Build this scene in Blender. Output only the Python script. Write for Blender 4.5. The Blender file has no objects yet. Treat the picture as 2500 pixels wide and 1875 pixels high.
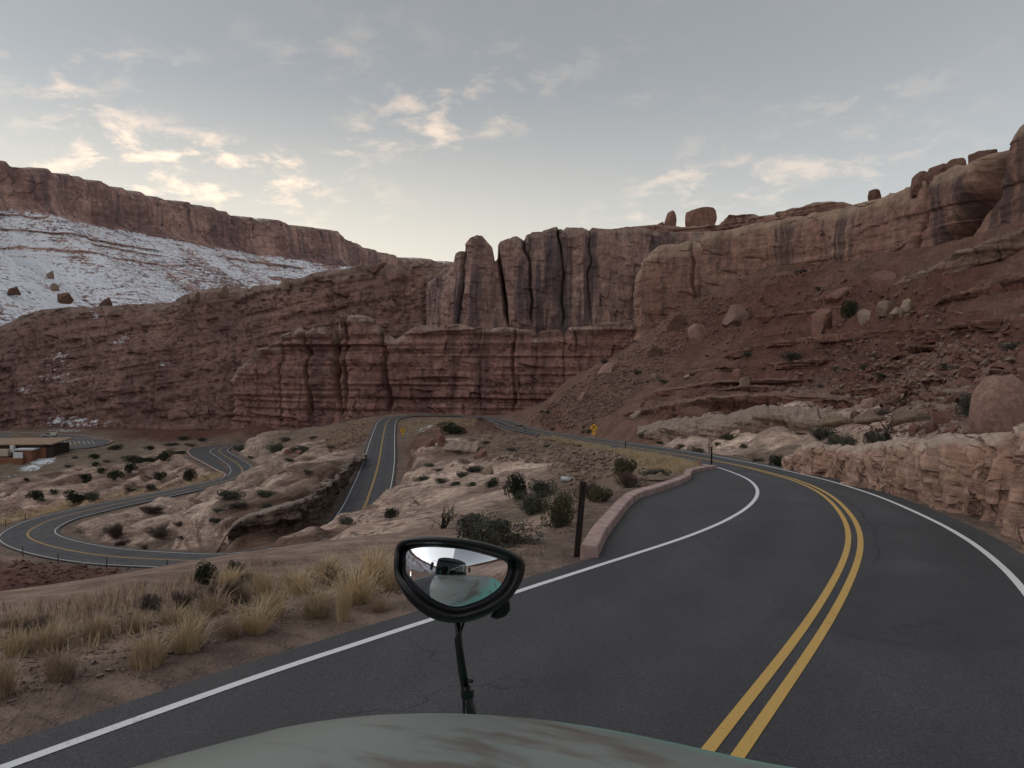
import bpy, bmesh, math, random
import numpy as np
from mathutils import Vector, Matrix

# ----------------------------------------------------------------- camera
F, CX, V0 = 1925.0, 1250.0, 900.0        # focal length / horizon row of the 2500 px wide photograph
SC = bpy.context.scene
COL = SC.collection
cam_d = bpy.data.cameras.new('camera')
cam = bpy.data.objects.new('camera', cam_d)
COL.objects.link(cam)
cam.location = (0, 0, 0)
cam.rotation_euler = (math.radians(90), 0, 0)
cam_d.sensor_width = 36.0
cam_d.lens = 36.0 * F / 2500.0
cam_d.shift_y = -(937.5 - V0) / 2500.0
cam_d.clip_start = 0.02
cam_d.clip_end = 9000
SC.camera = cam

# ----------------------------------------------------------------- sky and sun
SUN_AZ, SUN_EL = -92.0, 14.0              # degrees, azimuth measured from +Y towards +X
world = bpy.data.worlds.new('World')
SC.world = world
world.use_nodes = True
nt = world.node_tree
nt.nodes.clear()
def N(tree, typ, **kw):
    n = tree.nodes.new(typ)
    for k, v in kw.items():
        if hasattr(n, k):
            setattr(n, k, v)
        else:
            n.inputs[k].default_value = v
    return n
def L(tree, a, b):
    tree.links.new(a, b)
sky = N(nt, 'ShaderNodeTexSky')
sky.sky_type = 'NISHITA'
sky.sun_disc = False
sky.sun_elevation = math.radians(SUN_EL)
sky.sun_rotation = math.radians(SUN_AZ)
sky.altitude = 1300
sky.air_density = 1.0
sky.dust_density = 3.0
sky.ozone_density = 1.0
gen = N(nt, 'ShaderNodeTexCoord')
nrm = N(nt, 'ShaderNodeVectorMath', operation='NORMALIZE')
L(nt, gen.outputs['Generated'], nrm.inputs[0])
sep = N(nt, 'ShaderNodeSeparateXYZ')
L(nt, nrm.outputs[0], sep.inputs[0])
def wm(op, a, b=None, clamp=False):
    n = N(nt, 'ShaderNodeMath', operation=op, use_clamp=clamp)
    for i, x in enumerate((a, b)):
        if x is None:
            continue
        if isinstance(x, (int, float)):
            n.inputs[i].default_value = x
        else:
            L(nt, x, n.inputs[i])
    return n.outputs[0]
# thin high veil that greys the blue, then broken small clouds lit from below the rim
bw = N(nt, 'ShaderNodeRGBToBW')
L(nt, sky.outputs[0], bw.inputs[0])
lum = wm('MULTIPLY', wm('POWER', wm('MULTIPLY', bw.outputs[0], 1 / 1.8), 0.62), 1.85)   # the high veil evens out the brightness
veil = N(nt, 'ShaderNodeMix', data_type='RGBA')
veil.inputs['Factor'].default_value = 0.88
L(nt, sky.outputs[0], veil.inputs['A'])
grey = N(nt, 'ShaderNodeCombineColor')
L(nt, wm('MULTIPLY', lum, 1.03), grey.inputs[0])
L(nt, wm('MULTIPLY', lum, 1.06), grey.inputs[1])
L(nt, wm('MULTIPLY', lum, 1.075), grey.inputs[2])
L(nt, grey.outputs[0], veil.inputs['B'])
# low warm haze of dusk along the whole horizon, stronger towards the hidden sun
hz = N(nt, 'ShaderNodeMapRange', interpolation_type='SMOOTHSTEP'); hz.inputs[1].default_value = 0.36; hz.inputs[2].default_value = 0.02
L(nt, sep.outputs[2], hz.inputs[0])
sdh = (math.sin(math.radians(SUN_AZ)), math.cos(math.radians(SUN_AZ)), 0.0)
dth = N(nt, 'ShaderNodeVectorMath', operation='DOT_PRODUCT')
L(nt, nrm.outputs[0], dth.inputs[0]); dth.inputs[1].default_value = sdh
azf = N(nt, 'ShaderNodeMapRange', interpolation_type='SMOOTHSTEP'); azf.inputs[1].default_value = -0.75; azf.inputs[2].default_value = 0.45; azf.inputs[3].default_value = 0.10; azf.inputs[4].default_value = 0.85
L(nt, dth.outputs['Value'], azf.inputs[0])
haze_mix = N(nt, 'ShaderNodeMix', data_type='RGBA')
L(nt, wm('MULTIPLY', hz.outputs[0], azf.outputs[0]), haze_mix.inputs['Factor'])
L(nt, veil.outputs['Result'], haze_mix.inputs['A'])
haze_mix.inputs['B'].default_value = (5.9, 5.25, 4.1, 1)
# cloud plane coordinates
den = wm('ADD', sep.outputs[2], 0.22)
cxn = wm('DIVIDE', sep.outputs[0], den)
cyn = wm('DIVIDE', sep.outputs[1], den)
cv = N(nt, 'ShaderNodeCombineXYZ')
L(nt, cxn, cv.inputs[0]); L(nt, cyn, cv.inputs[1])
n1 = N(nt, 'ShaderNodeTexNoise'); n1.inputs['Scale'].default_value = 7.5; n1.inputs['Detail'].default_value = 7; n1.inputs['Roughness'].default_value = 0.62; n1.inputs['Distortion'].default_value = 0.25
mp = N(nt, 'ShaderNodeMapping'); mp.inputs['Location'].default_value = (28.0, 3.9, 0.0); mp.inputs['Scale'].default_value = (1.0, 1.0, 1.0)
L(nt, cv.outputs[0], mp.inputs[0]); L(nt, mp.outputs[0], n1.inputs['Vector'])
n2 = N(nt, 'ShaderNodeTexNoise'); n2.inputs['Scale'].default_value = 1.5; n2.inputs['Detail'].default_value = 2
mp2 = N(nt, 'ShaderNodeMapping'); mp2.inputs['Location'].default_value = (7.7, 17.7, 4.0)
L(nt, cv.outputs[0], mp2.inputs[0]); L(nt, mp2.outputs[0], n2.inputs['Vector'])
cov = N(nt, 'ShaderNodeMapRange'); cov.inputs[1].default_value = 0.46; cov.inputs[2].default_value = 0.66
L(nt, n2.outputs[0], cov.inputs[0])
cl = N(nt, 'ShaderNodeMapRange', interpolation_type='SMOOTHSTEP'); cl.inputs[1].default_value = 0.46; cl.inputs[2].default_value = 0.72
L(nt, n1.outputs[0], cl.inputs[0])
lowf = N(nt, 'ShaderNodeMapRange', interpolation_type='SMOOTHSTEP'); lowf.inputs[1].default_value = 0.46; lowf.inputs[2].default_value = 0.22
L(nt, sep.outputs[2], lowf.inputs[0])
cmask = wm('MULTIPLY', wm('MULTIPLY', cl.outputs[0], cov.outputs[0], True), lowf.outputs[0])
# glow: how close the direction is to the hidden sun
sd = (math.sin(math.radians(SUN_AZ)) * math.cos(math.radians(SUN_EL)), math.cos(math.radians(SUN_AZ)) * math.cos(math.radians(SUN_EL)), math.sin(math.radians(SUN_EL)))
dt = N(nt, 'ShaderNodeVectorMath', operation='DOT_PRODUCT')
L(nt, nrm.outputs[0], dt.inputs[0]); dt.inputs[1].default_value = sd
glow = wm('MAXIMUM', wm('MULTIPLY', wm('ADD', dt.outputs['Value'], 0.6), 0.62), 0.15)
cfac = wm('MULTIPLY', wm('MULTIPLY', cmask, glow), 1.15, True)
cloudc = N(nt, 'ShaderNodeMix', data_type='RGBA')
L(nt, cfac, cloudc.inputs['Factor'])
L(nt, haze_mix.outputs['Result'], cloudc.inputs['A'])
cloudc.inputs['B'].default_value = (9.4, 6.9, 4.9, 1)
bg = N(nt, 'ShaderNodeBackground')
bg.inputs['Strength'].default_value = 0.122
L(nt, cloudc.outputs['Result'], bg.inputs[0])
wo = N(nt, 'ShaderNodeOutputWorld')
L(nt, bg.outputs[0], wo.inputs[0])

sun_d = bpy.data.lights.new('sun', 'SUN')
sun = bpy.data.objects.new('sun', sun_d)
COL.objects.link(sun)
sun_d.energy = 0.9
sun_d.angle = math.radians(140)
sun_d.color = (1.0, 0.95, 0.92)
sun.rotation_euler = Vector((-sd[0], -sd[1], -max(sd[2], 0.0))).to_track_quat('-Z', 'Y').to_euler()

SC.view_settings.view_transform = 'Standard'
SC.view_settings.look = 'None'
SC.view_settings.exposure = 0.75
SC.view_settings.gamma = 1.0
SC.render.engine = 'CYCLES'
SC.cycles.max_bounces = 4
SC.cycles.diffuse_bounces = 2
SC.cycles.volume_bounces = 0
SC.cycles.glossy_bounces = 3
SC.cycles.transparent_max_bounces = 6
SC.cycles.use_denoising = True

# ----------------------------------------------------------------- helpers
def P(u, v, Y):
    return np.array([(u - CX) / F * Y, Y, (V0 - v) / F * Y])
random.seed(7)
RNG = np.random.default_rng(11)
PERM = RNG.permutation(256).astype(np.int32)
PERM = np.concatenate([PERM, PERM, PERM])
VAL = RNG.uniform(-1, 1, 256).astype(np.float32)
def vnoise(x, y, z=None, seed=0):
    x = np.asarray(x, np.float32); y = np.asarray(y, np.float32)
    z = np.zeros_like(x) if z is None else np.asarray(z, np.float32)
    x, y, z = np.broadcast_arrays(x, y, z)
    xf, yf, zf = np.floor(x), np.floor(y), np.floor(z)
    fx, fy, fz = x - xf, y - yf, z - zf
    xi = (xf.astype(np.int32) + seed * 37) & 255; yi = yf.astype(np.int32) & 255; zi = (zf.astype(np.int32) + seed * 11) & 255
    fx = fx * fx * (3 - 2 * fx); fy = fy * fy * (3 - 2 * fy); fz = fz * fz * (3 - 2 * fz)
    def h(a, b, c):
        return VAL[PERM[PERM[PERM[(xi + a) & 255] + ((yi + b) & 255)] + ((zi + c) & 255)]]
    c00 = h(0, 0, 0) * (1 - fx) + h(1, 0, 0) * fx
    c10 = h(0, 1, 0) * (1 - fx) + h(1, 1, 0) * fx
    c01 = h(0, 0, 1) * (1 - fx) + h(1, 0, 1) * fx
    c11 = h(0, 1, 1) * (1 - fx) + h(1, 1, 1) * fx
    return (c00 * (1 - fy) + c10 * fy) * (1 - fz) + (c01 * (1 - fy) + c11 * fy) * fz
def fbm(x, y, z=None, o=4, seed=0, g=0.5):
    r = 0; a = 1.0; f = 1.0; t = 0
    for i in range(o):
        r = r + a * vnoise(x * f, y * f, None if z is None else z * f, seed + i * 3)
        t += a; a *= g; f *= 2.03
    return r / t
def ridged(x, y, z=None, o=3, seed=0):
    r = 0; a = 1.0; f = 1.0; t = 0
    for i in range(o):
        r = r + a * (1 - np.abs(vnoise(x * f, y * f, None if z is None else z * f, seed + i * 5)) * 2)
        t += a; a *= 0.5; f *= 2.1
    return r / t
def sstep(a, b, x):
    t = np.clip((x - a) / (b - a), 0, 1)
    return t * t * (3 - 2 * t)

def tag(o, label=None, cat=None, group=None, kind=None):
    if label: o['label'] = label
    if cat: o['category'] = cat
    if group: o['group'] = group
    if kind: o['kind'] = kind
    return o
def mesh_np(name, verts, faces, smooth=True):
    verts = np.asarray(verts, np.float32).reshape(-1, 3)
    faces = np.asarray(faces, np.int32)
    me = bpy.data.meshes.new(name)
    n = faces.shape[1]
    me.vertices.add(len(verts)); me.vertices.foreach_set('co', verts.ravel())
    me.loops.add(faces.size); me.loops.foreach_set('vertex_index', faces.ravel())
    me.polygons.add(len(faces))
    me.polygons.foreach_set('loop_start', np.arange(0, faces.size, n, dtype=np.int32))
    me.polygons.foreach_set('use_smooth', np.full(len(faces), smooth, bool))
    me.update(calc_edges=True)
    return me
def mesh_pd(name, verts, faces, smooth=False):
    me = bpy.data.meshes.new(name)
    me.from_pydata([tuple(map(float, v)) for v in verts], [], [tuple(f) for f in faces])
    if smooth:
        me.polygons.foreach_set('use_smooth', np.full(len(me.polygons), True))
    me.update()
    return me
def obj(name, me, mat=None, parent=None):
    o = bpy.data.objects.new(name, me)
    COL.objects.link(o)
    if mat is not None and me is not None and not me.materials:
        me.materials.append(mat)
    if parent is not None:
        o.parent = parent
    return o
def empty(name, loc=(0, 0, 0)):
    o = bpy.data.objects.new(name, None)
    COL.objects.link(o)
    o.location = loc
    o.empty_display_size = 0.3
    return o
def grid_faces(nu, nv):
    i = np.arange(nu - 1)[:, None] * nv + np.arange(nv - 1)[None, :]
    return np.stack([i, i + nv, i + nv + 1, i + 1], -1).reshape(-1, 4)
def attr_f(me, name, a):
    at = me.attributes.new(name, 'FLOAT', 'POINT'); at.data.foreach_set('value', np.asarray(a, np.float32).ravel())
def attr_c(me, name, a):
    a = np.asarray(a, np.float32).reshape(-1, 3)
    at = me.attributes.new(name, 'FLOAT_COLOR', 'POINT'); at.data.foreach_set('color', np.concatenate([a, np.ones((len(a), 1), np.float32)], 1).ravel())
class MB:
    """collects simple solids into one mesh"""
    def __init__(s): s.v = []; s.f = []
    def add(s, v, f):
        b = len(s.v); s.v += [tuple(map(float, q)) for q in v]; s.f += [tuple(i + b for i in q) for q in f]; return s
    def box(s, c, d, m=None):
        x, y, z = d[0] / 2, d[1] / 2, d[2] / 2
        v = [Vector((sx * x, sy * y, sz * z)) for sz in (-1, 1) for sx, sy in ((-1, -1), (1, -1), (1, 1), (-1, 1))]
        if m is not None: v = [m @ q for q in v]
        v = [q + Vector(c) for q in v]
        return s.add(v, [(3, 2, 1, 0), (4, 5, 6, 7), (0, 1, 5, 4), (1, 2, 6, 5), (2, 3, 7, 6), (3, 0, 4, 7)])
    def tube(s, pts, rad, n=8, cap=True):
        pts = [Vector(p) for p in pts]; k = len(pts)
        if not hasattr(rad, '__len__'): rad = [rad] * k
        v = []; ref = None
        for i, p in enumerate(pts):
            t = (pts[min(i + 1, k - 1)] - pts[max(i - 1, 0)]).normalized()
            if ref is None: ref = t.orthogonal().normalized()
            a = (ref - t * ref.dot(t)).normalized(); ref = a; b = t.cross(a)
            v += [p + (a * math.cos(2 * math.pi * j / n) + b * math.sin(2 * math.pi * j / n)) * rad[i] for j in range(n)]
        f = [(i * n + j, i * n + (j + 1) % n, (i + 1) * n + (j + 1) % n, (i + 1) * n + j) for i in range(k - 1) for j in range(n)]
        if cap: f += [tuple(range(n - 1, -1, -1)), tuple((k - 1) * n + j for j in range(n))]
        return s.add(v, f)
    def prism(s, poly, z0, z1, m=None):
        n = len(poly)
        v = [Vector((x, y, z0)) for x, y in poly] + [Vector((x, y, z1)) for x, y in poly]
        if m is not None: v = [m @ q for q in v]
        return s.add(v, [tuple(range(n - 1, -1, -1)), tuple(range(n, 2 * n))] + [(i, (i + 1) % n, n + (i + 1) % n, n + i) for i in range(n)])
    def build(s, name, mat, parent=None, smooth=False, bevel=0):
        me = mesh_pd(name, s.v, s.f, smooth)
        o = obj(name, me, mat, parent)
        if bevel:
            b = o.modifiers.new('bevel', 'BEVEL'); b.width = bevel; b.segments = 2; b.limit_method = 'ANGLE'
        return o
# ----------------------------------------------------------------- materials
def new_mat(name, rough=0.9, spec=0.3):
    m = bpy.data.materials.new(name); m.use_nodes = True
    t = m.node_tree; b = t.nodes['Principled BSDF']
    b.inputs['Roughness'].default_value = rough
    b.inputs['Specular IOR Level'].default_value = spec
    return m, t, b
class G:
    """small node-graph writer"""
    def __init__(s, t): s.t = t; s._pos = None
    def n(s, typ, **kw): return N(s.t, typ, **kw)
    def l(s, a, b): s.t.links.new(a, b)
    def pos(s):
        if s._pos is None: s._pos = s.n('ShaderNodeNewGeometry').outputs['Position']
        return s._pos
    def objc(s): return s.n('ShaderNodeTexCoord').outputs['Object']
    def mapv(s, vec, scale=(1, 1, 1), rot=(0, 0, 0), loc=(0, 0, 0)):
        m = s.n('ShaderNodeMapping'); s.l(vec, m.inputs[0])
        m.inputs['Scale'].default_value = scale; m.inputs['Rotation'].default_value = rot; m.inputs['Location'].default_value = loc
        return m.outputs[0]
    def noise(s, vec, scale=1.0, detail=4, rough=0.55, dist=0.0):
        m = s.n('ShaderNodeTexNoise'); s.l(vec, m.inputs['Vector'])
        m.inputs['Scale'].default_value = scale; m.inputs['Detail'].default_value = detail
        m.inputs['Roughness'].default_value = rough; m.inputs['Distortion'].default_value = dist
        return m.outputs[0]
    def voro(s, vec, scale=1.0, feat='F1', out=0, rnd=1.0):
        m = s.n('ShaderNodeTexVoronoi', feature=feat); s.l(vec, m.inputs['Vector'])
        m.inputs['Scale'].default_value = scale; m.inputs['Randomness'].default_value = rnd
        return m.outputs[out]
    def ramp(s, x, a, b, lo=0.0, hi=1.0, smooth=True):
        m = s.n('ShaderNodeMapRange', interpolation_type='SMOOTHSTEP' if smooth else 'LINEAR')
        s.l(x, m.inputs[0])
        for i, q in enumerate((a, b, lo, hi)): m.inputs[i + 1].default_value = q
        return m.outputs[0]
    def math(s, op, a, b=None, clamp=False):
        m = s.n('ShaderNodeMath', operation=op, use_clamp=clamp)
        for i, q in enumerate((a, b)):
            if q is None: continue
            if isinstance(q, (int, float)): m.inputs[i].default_value = q
            else: s.l(q, m.inputs[i])
        return m.outputs[0]
    def mix(s, f, a, b, blend='MIX'):
        m = s.n('ShaderNodeMix', data_type='RGBA', blend_type=blend)
        for k, q in (('Factor', f), ('A', a), ('B', b)):
            if isinstance(q, (int, float)): m.inputs[k].default_value = q
            elif isinstance(q, tuple): m.inputs[k].default_value = (*q, 1) if len(q) == 3 else q
            else: s.l(q, m.inputs[k])
        return m.outputs['Result']
    def mapr(s, vec, rot, scale, loc=(0, 0, 0)):
        return s.mapv(s.mapv(vec, (1, 1, 1), rot), scale, (0, 0, 0), loc)
    def attr(s, name, fac=True):
        a = s.n('ShaderNodeAttribute', attribute_name=name)
        return a.outputs['Fac' if fac else 'Color']
    def bump(s, h, strength=0.5, dist=0.1, nrm=None):
        b = s.n('ShaderNodeBump'); b.inputs['Strength'].default_value = strength; b.inputs['Distance'].default_value = dist
        s.l(h, b.inputs['Height'])
        if nrm is not None: s.l(nrm, b.inputs['Normal'])
        return b.outputs[0]
def simple(name, col, rough=0.6, spec=0.4, metal=0.0, var=0.12, scale=6.0, bumps=0.0):
    m, t, b = new_mat(name, rough, spec); g = G(t)
    n = g.noise(g.objc(), scale, 5)
    c = g.mix(g.ramp(n, 0.3, 0.7), tuple(max(0, x * (1 - var)) for x in col), tuple(min(1, x * (1 + var)) for x in col))
    g.l(c, b.inputs['Base Color']); b.inputs['Metallic'].default_value = metal
    if bumps: g.l(g.bump(n, bumps, 0.02), b.inputs['Normal'])
    return m

def mat_terrain():
    m, t, b = new_mat('desert_ground', 0.95, 0.15); g = G(t)
    p = g.pos(); col = g.attr('zonecol', False); slick = g.attr('slick'); snow = g.attr('snow')
    # broad and fine colour variation of soil
    nb = g.noise(p, 0.16, 5, 0.6)
    nf = g.noise(p, 1.9, 6, 0.65)
    c = g.mix(g.ramp(nb, 0.32, 0.68), g.mix(1.0, col, (0.72, 0.68, 0.66), 'MULTIPLY'), g.mix(1.0, col, (1.22, 1.18, 1.12), 'MULTIPLY'))
    c = g.mix(g.ramp(nf, 0.35, 0.7), g.mix(1.0, c, (0.66, 0.64, 0.63), 'MULTIPLY'), g.mix(1.0, c, (1.25, 1.22, 1.18), 'MULTIPLY'))
    # stones in the loose ground
    vs = g.voro(g.mapv(p, (1, 1, 1.6)), 24.0, 'F1', 1)
    vd = g.voro(g.mapv(p, (1, 1, 1.6)), 24.0, 'DISTANCE_TO_EDGE', 0)
    sepv = g.n('ShaderNodeSeparateColor'); g.l(vs, sepv.inputs[0])
    stone = g.math('MULTIPLY', g.ramp(sepv.outputs[0], 0.66, 0.74), g.ramp(vd, 0.04, 0.22))
    loose = g.math('SUBTRACT', 1.0, slick, True)
    stone = g.math('MULTIPLY', stone, loose)
    c = g.mix(g.math('MULTIPLY', stone, 0.4), c, g.mix(sepv.outputs[1], (0.24, 0.15, 0.11), (0.47, 0.37, 0.29)))
    # bedding lines of the slickrock: thin layers dipping to the left
    q = g.mapr(p, (0, math.radians(9.0), 0), (0.07, 0.07, 1.0))
    warp = g.noise(p, 0.09, 3)
    cmbv = g.n('ShaderNodeVectorMath', operation='ADD'); g.l(q, cmbv.inputs[0])
    wv = g.n('ShaderNodeCombineXYZ'); g.l(g.math('MULTIPLY', warp, 2.6), wv.inputs[2]); g.l(wv.outputs[0], cmbv.inputs[1])
    bed = g.noise(cmbv.outputs[0], 0.9, 4, 0.6)
    bedf = g.noise(cmbv.outputs[0], 3.4, 5, 0.65)
    cs = g.mix(g.ramp(bed, 0.3, 0.7), g.mix(1.0, c, (0.72, 0.66, 0.63), 'MULTIPLY'), g.mix(1.0, c, (1.16, 1.15, 1.15), 'MULTIPLY'))
    cs = g.mix(g.ramp(bedf, 0.32, 0.6), g.mix(1.0, cs, (0.74, 0.70, 0.68), 'MULTIPLY'), cs)
    gate = g.ramp(g.noise(p, 0.14, 3), 0.42, 0.58)
    for lv in (0.43, 0.50, 0.57):
        crv = g.ramp(g.math('ABSOLUTE', g.math('SUBTRACT', bed, lv)), 0.006, 0.022, 1.0, 0.0)
        cs = g.mix(g.math('MULTIPLY', g.math('MULTIPLY', crv, gate), 0.72), cs, (0.075, 0.05, 0.042))
    c = g.mix(slick, c, cs)
    sn = g.ramp(g.math('ADD', snow, g.math('MULTIPLY', g.math('SUBTRACT', g.noise(p, 0.8, 6, 0.7), 0.5), 1.7)), 0.45, 0.62)
    sn = g.math('MULTIPLY', sn, g.ramp(snow, 0.02, 0.2))
    c = g.mix(sn, c, (0.72, 0.76, 0.82))
    g.l(c, b.inputs['Base Color'])
    h1 = g.bump(g.math('ADD', bed, g.math('MULTIPLY', bedf, 0.25)), 0.7, 1.0)
    hh = g.math('ADD', g.math('MULTIPLY', nf, 0.6), g.math('MULTIPLY', stone, 0.5))
    h2 = g.bump(hh, 0.7, 0.14, h1)
    g.l(h2, b.inputs['Normal'])
    return m

def mat_cliff(name, base, light, dark, cap, capw=0.12, dip=0.0, streak=1.0, strata=1.0, snowy=False, scale=1.0, fract=0.6):
    m, t, b = new_mat(name, 0.93, 0.15); g = G(t)
    p = g.pos(); hh = g.attr('hfrac'); lon = g.attr('along')
    # coordinates running along the face: x = metres along, z = height
    sp = g.n('ShaderNodeSeparateXYZ'); g.l(p, sp.inputs[0])
    fv = g.n('ShaderNodeCombineXYZ'); g.l(lon, fv.inputs[0]); g.l(sp.outputs[2], fv.inputs[2]); g.l(g.math('MULTIPLY', sp.outputs[1], 0.15), fv.inputs[1])
    fp = fv.outputs[0]
    nb = g.noise(p, 0.035 * scale, 5, 0.6)
    c = g.mix(g.ramp(nb, 0.38, 0.66), base, light)
    n3 = g.noise(p, 0.35 * scale, 6, 0.62)
    c = g.mix(g.ramp(n3, 0.3, 0.72), g.mix(1.0, c, (0.68, 0.66, 0.66), 'MULTIPLY'), g.mix(1.0, c, (1.24, 1.20, 1.16), 'MULTIPLY'))
    # desert varnish: long vertical stains
    st = g.noise(g.mapv(fp, (0.17 * scale, 0.17, 0.011 * scale)), 1.0, 6, 0.68)
    st2 = g.noise(g.mapv(fp, (0.035 * scale, 0.04, 0.02 * scale), loc=(4, 2, 9)), 1.0, 3)
    stain = g.math('MULTIPLY', g.ramp(st, 0.45, 0.60), g.ramp(st2, 0.36, 0.56))
    c = g.mix(g.math('MULTIPLY', stain, 0.85 * streak), c, dark)
    pale = g.math('MULTIPLY', g.ramp(g.noise(g.mapv(fp, (0.5 * scale, 0.3, 0.02 * scale), loc=(9, 1, 3)), 1.0, 4), 0.58, 0.72), g.ramp(nb, 0.45, 0.6))
    c = g.mix(g.math('MULTIPLY', pale, min(1.0, 0.7 * streak)), c, tuple(min(1, x * 1.25) for x in light))
    # bedding
    q = g.mapr(p, (0, math.radians(dip), 0), (0.05, 0.05, 0.9 * scale))
    bed = g.noise(q, 1.0, 6, 0.72)
    c = g.mix(g.math('MULTIPLY', g.ramp(bed, 0.44, 0.54, 1.0, 0.0), 0.55 * strata), c, g.mix(1.0, c, (0.52, 0.48, 0.48), 'MULTIPLY'))
    wpv = g.n('ShaderNodeVectorMath', operation='ADD'); g.l(g.mapr(fp, (0, math.radians(dip), 0), (0.085 * scale, 0.05, 0.055 * scale)), wpv.inputs[0])
    wn = g.n('ShaderNodeTexNoise'); g.l(p, wn.inputs['Vector']); wn.inputs['Scale'].default_value = 0.09 * scale; wn.inputs['Detail'].default_value = 5
    wsc = g.n('ShaderNodeVectorMath', operation='SCALE'); g.l(wn.outputs['Color'], wsc.inputs[0]); wsc.inputs['Scale'].default_value = 1.1; g.l(wsc.outputs[0], wpv.inputs[1])
    ve = g.voro(wpv.outputs[0], 1.0, 'DISTANCE_TO_EDGE', 0); vc = g.voro(wpv.outputs[0], 1.0, 'F1', 1)
    fg = g.ramp(g.noise(p, 0.05 * scale, 3), 0.40, 0.56)
    frac = g.math('MULTIPLY', g.ramp(ve, 0.006, 0.026, 1.0, 0.0), fg)
    sc_ = g.n('ShaderNodeSeparateColor'); g.l(vc, sc_.inputs[0])
    c = g.mix(g.math('MULTIPLY', g.math('SUBTRACT', sc_.outputs[0], 0.5), 0.0), c, c)
    c = g.mix(g.ramp(sc_.outputs[1], 0.0, 1.0, 0.0, 0.30, False), c, g.mix(1.0, c, (0.66, 0.64, 0.65), 'MULTIPLY'))
    c = g.mix(g.math('MULTIPLY', frac, fract), c, tuple(x * 0.45 for x in dark))
    capf = g.ramp(g.math('ADD', hh, g.math('MULTIPLY', g.math('SUBTRACT', g.noise(p, 0.12 * scale, 4), 0.5), 0.35)), 1.0 - capw, 1.0 - capw * 0.2)
    c = g.mix(g.math('MULTIPLY', capf, 0.8), c, g.mix(1.0, g.mix(g.ramp(n3, 0.3, 0.7), (0.8, 0.8, 0.8), (1.2, 1.2, 1.2)), cap, 'MULTIPLY'))
    if snowy:
        snow = g.attr('snow')
        nz = g.n('ShaderNodeNewGeometry'); sz = g.n('ShaderNodeSeparateXYZ'); g.l(nz.outputs['Normal'], sz.inputs[0])
        k = g.math('ADD', snow, g.math('MULTIPLY', g.math('SUBTRACT', g.noise(p, 0.22, 7, 0.75), 0.5), 2.2))
        k = g.math('ADD', k, g.math('MULTIPLY', g.math('SUBTRACT', bed, 0.5), 1.6))
        sn = g.math('MULTIPLY', g.ramp(k, 0.45, 0.72), g.ramp(snow, 0.02, 0.15))
        c = g.mix(sn, c, (0.80, 0.82, 0.87))
    g.l(c, b.inputs['Base Color'])
    h1 = g.bump(g.noise(p, 0.30 * scale, 8, 0.65), 0.75, 1.6 / scale)
    h2 = g.bump(bed, 0.5 * strata, 0.9 / scale, h1)
    h3 = g.bump(frac, 0.8 * fract / 0.6, -1.2 / scale, h2)
    g.l(h3, b.inputs['Normal'])
    return m

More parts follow.
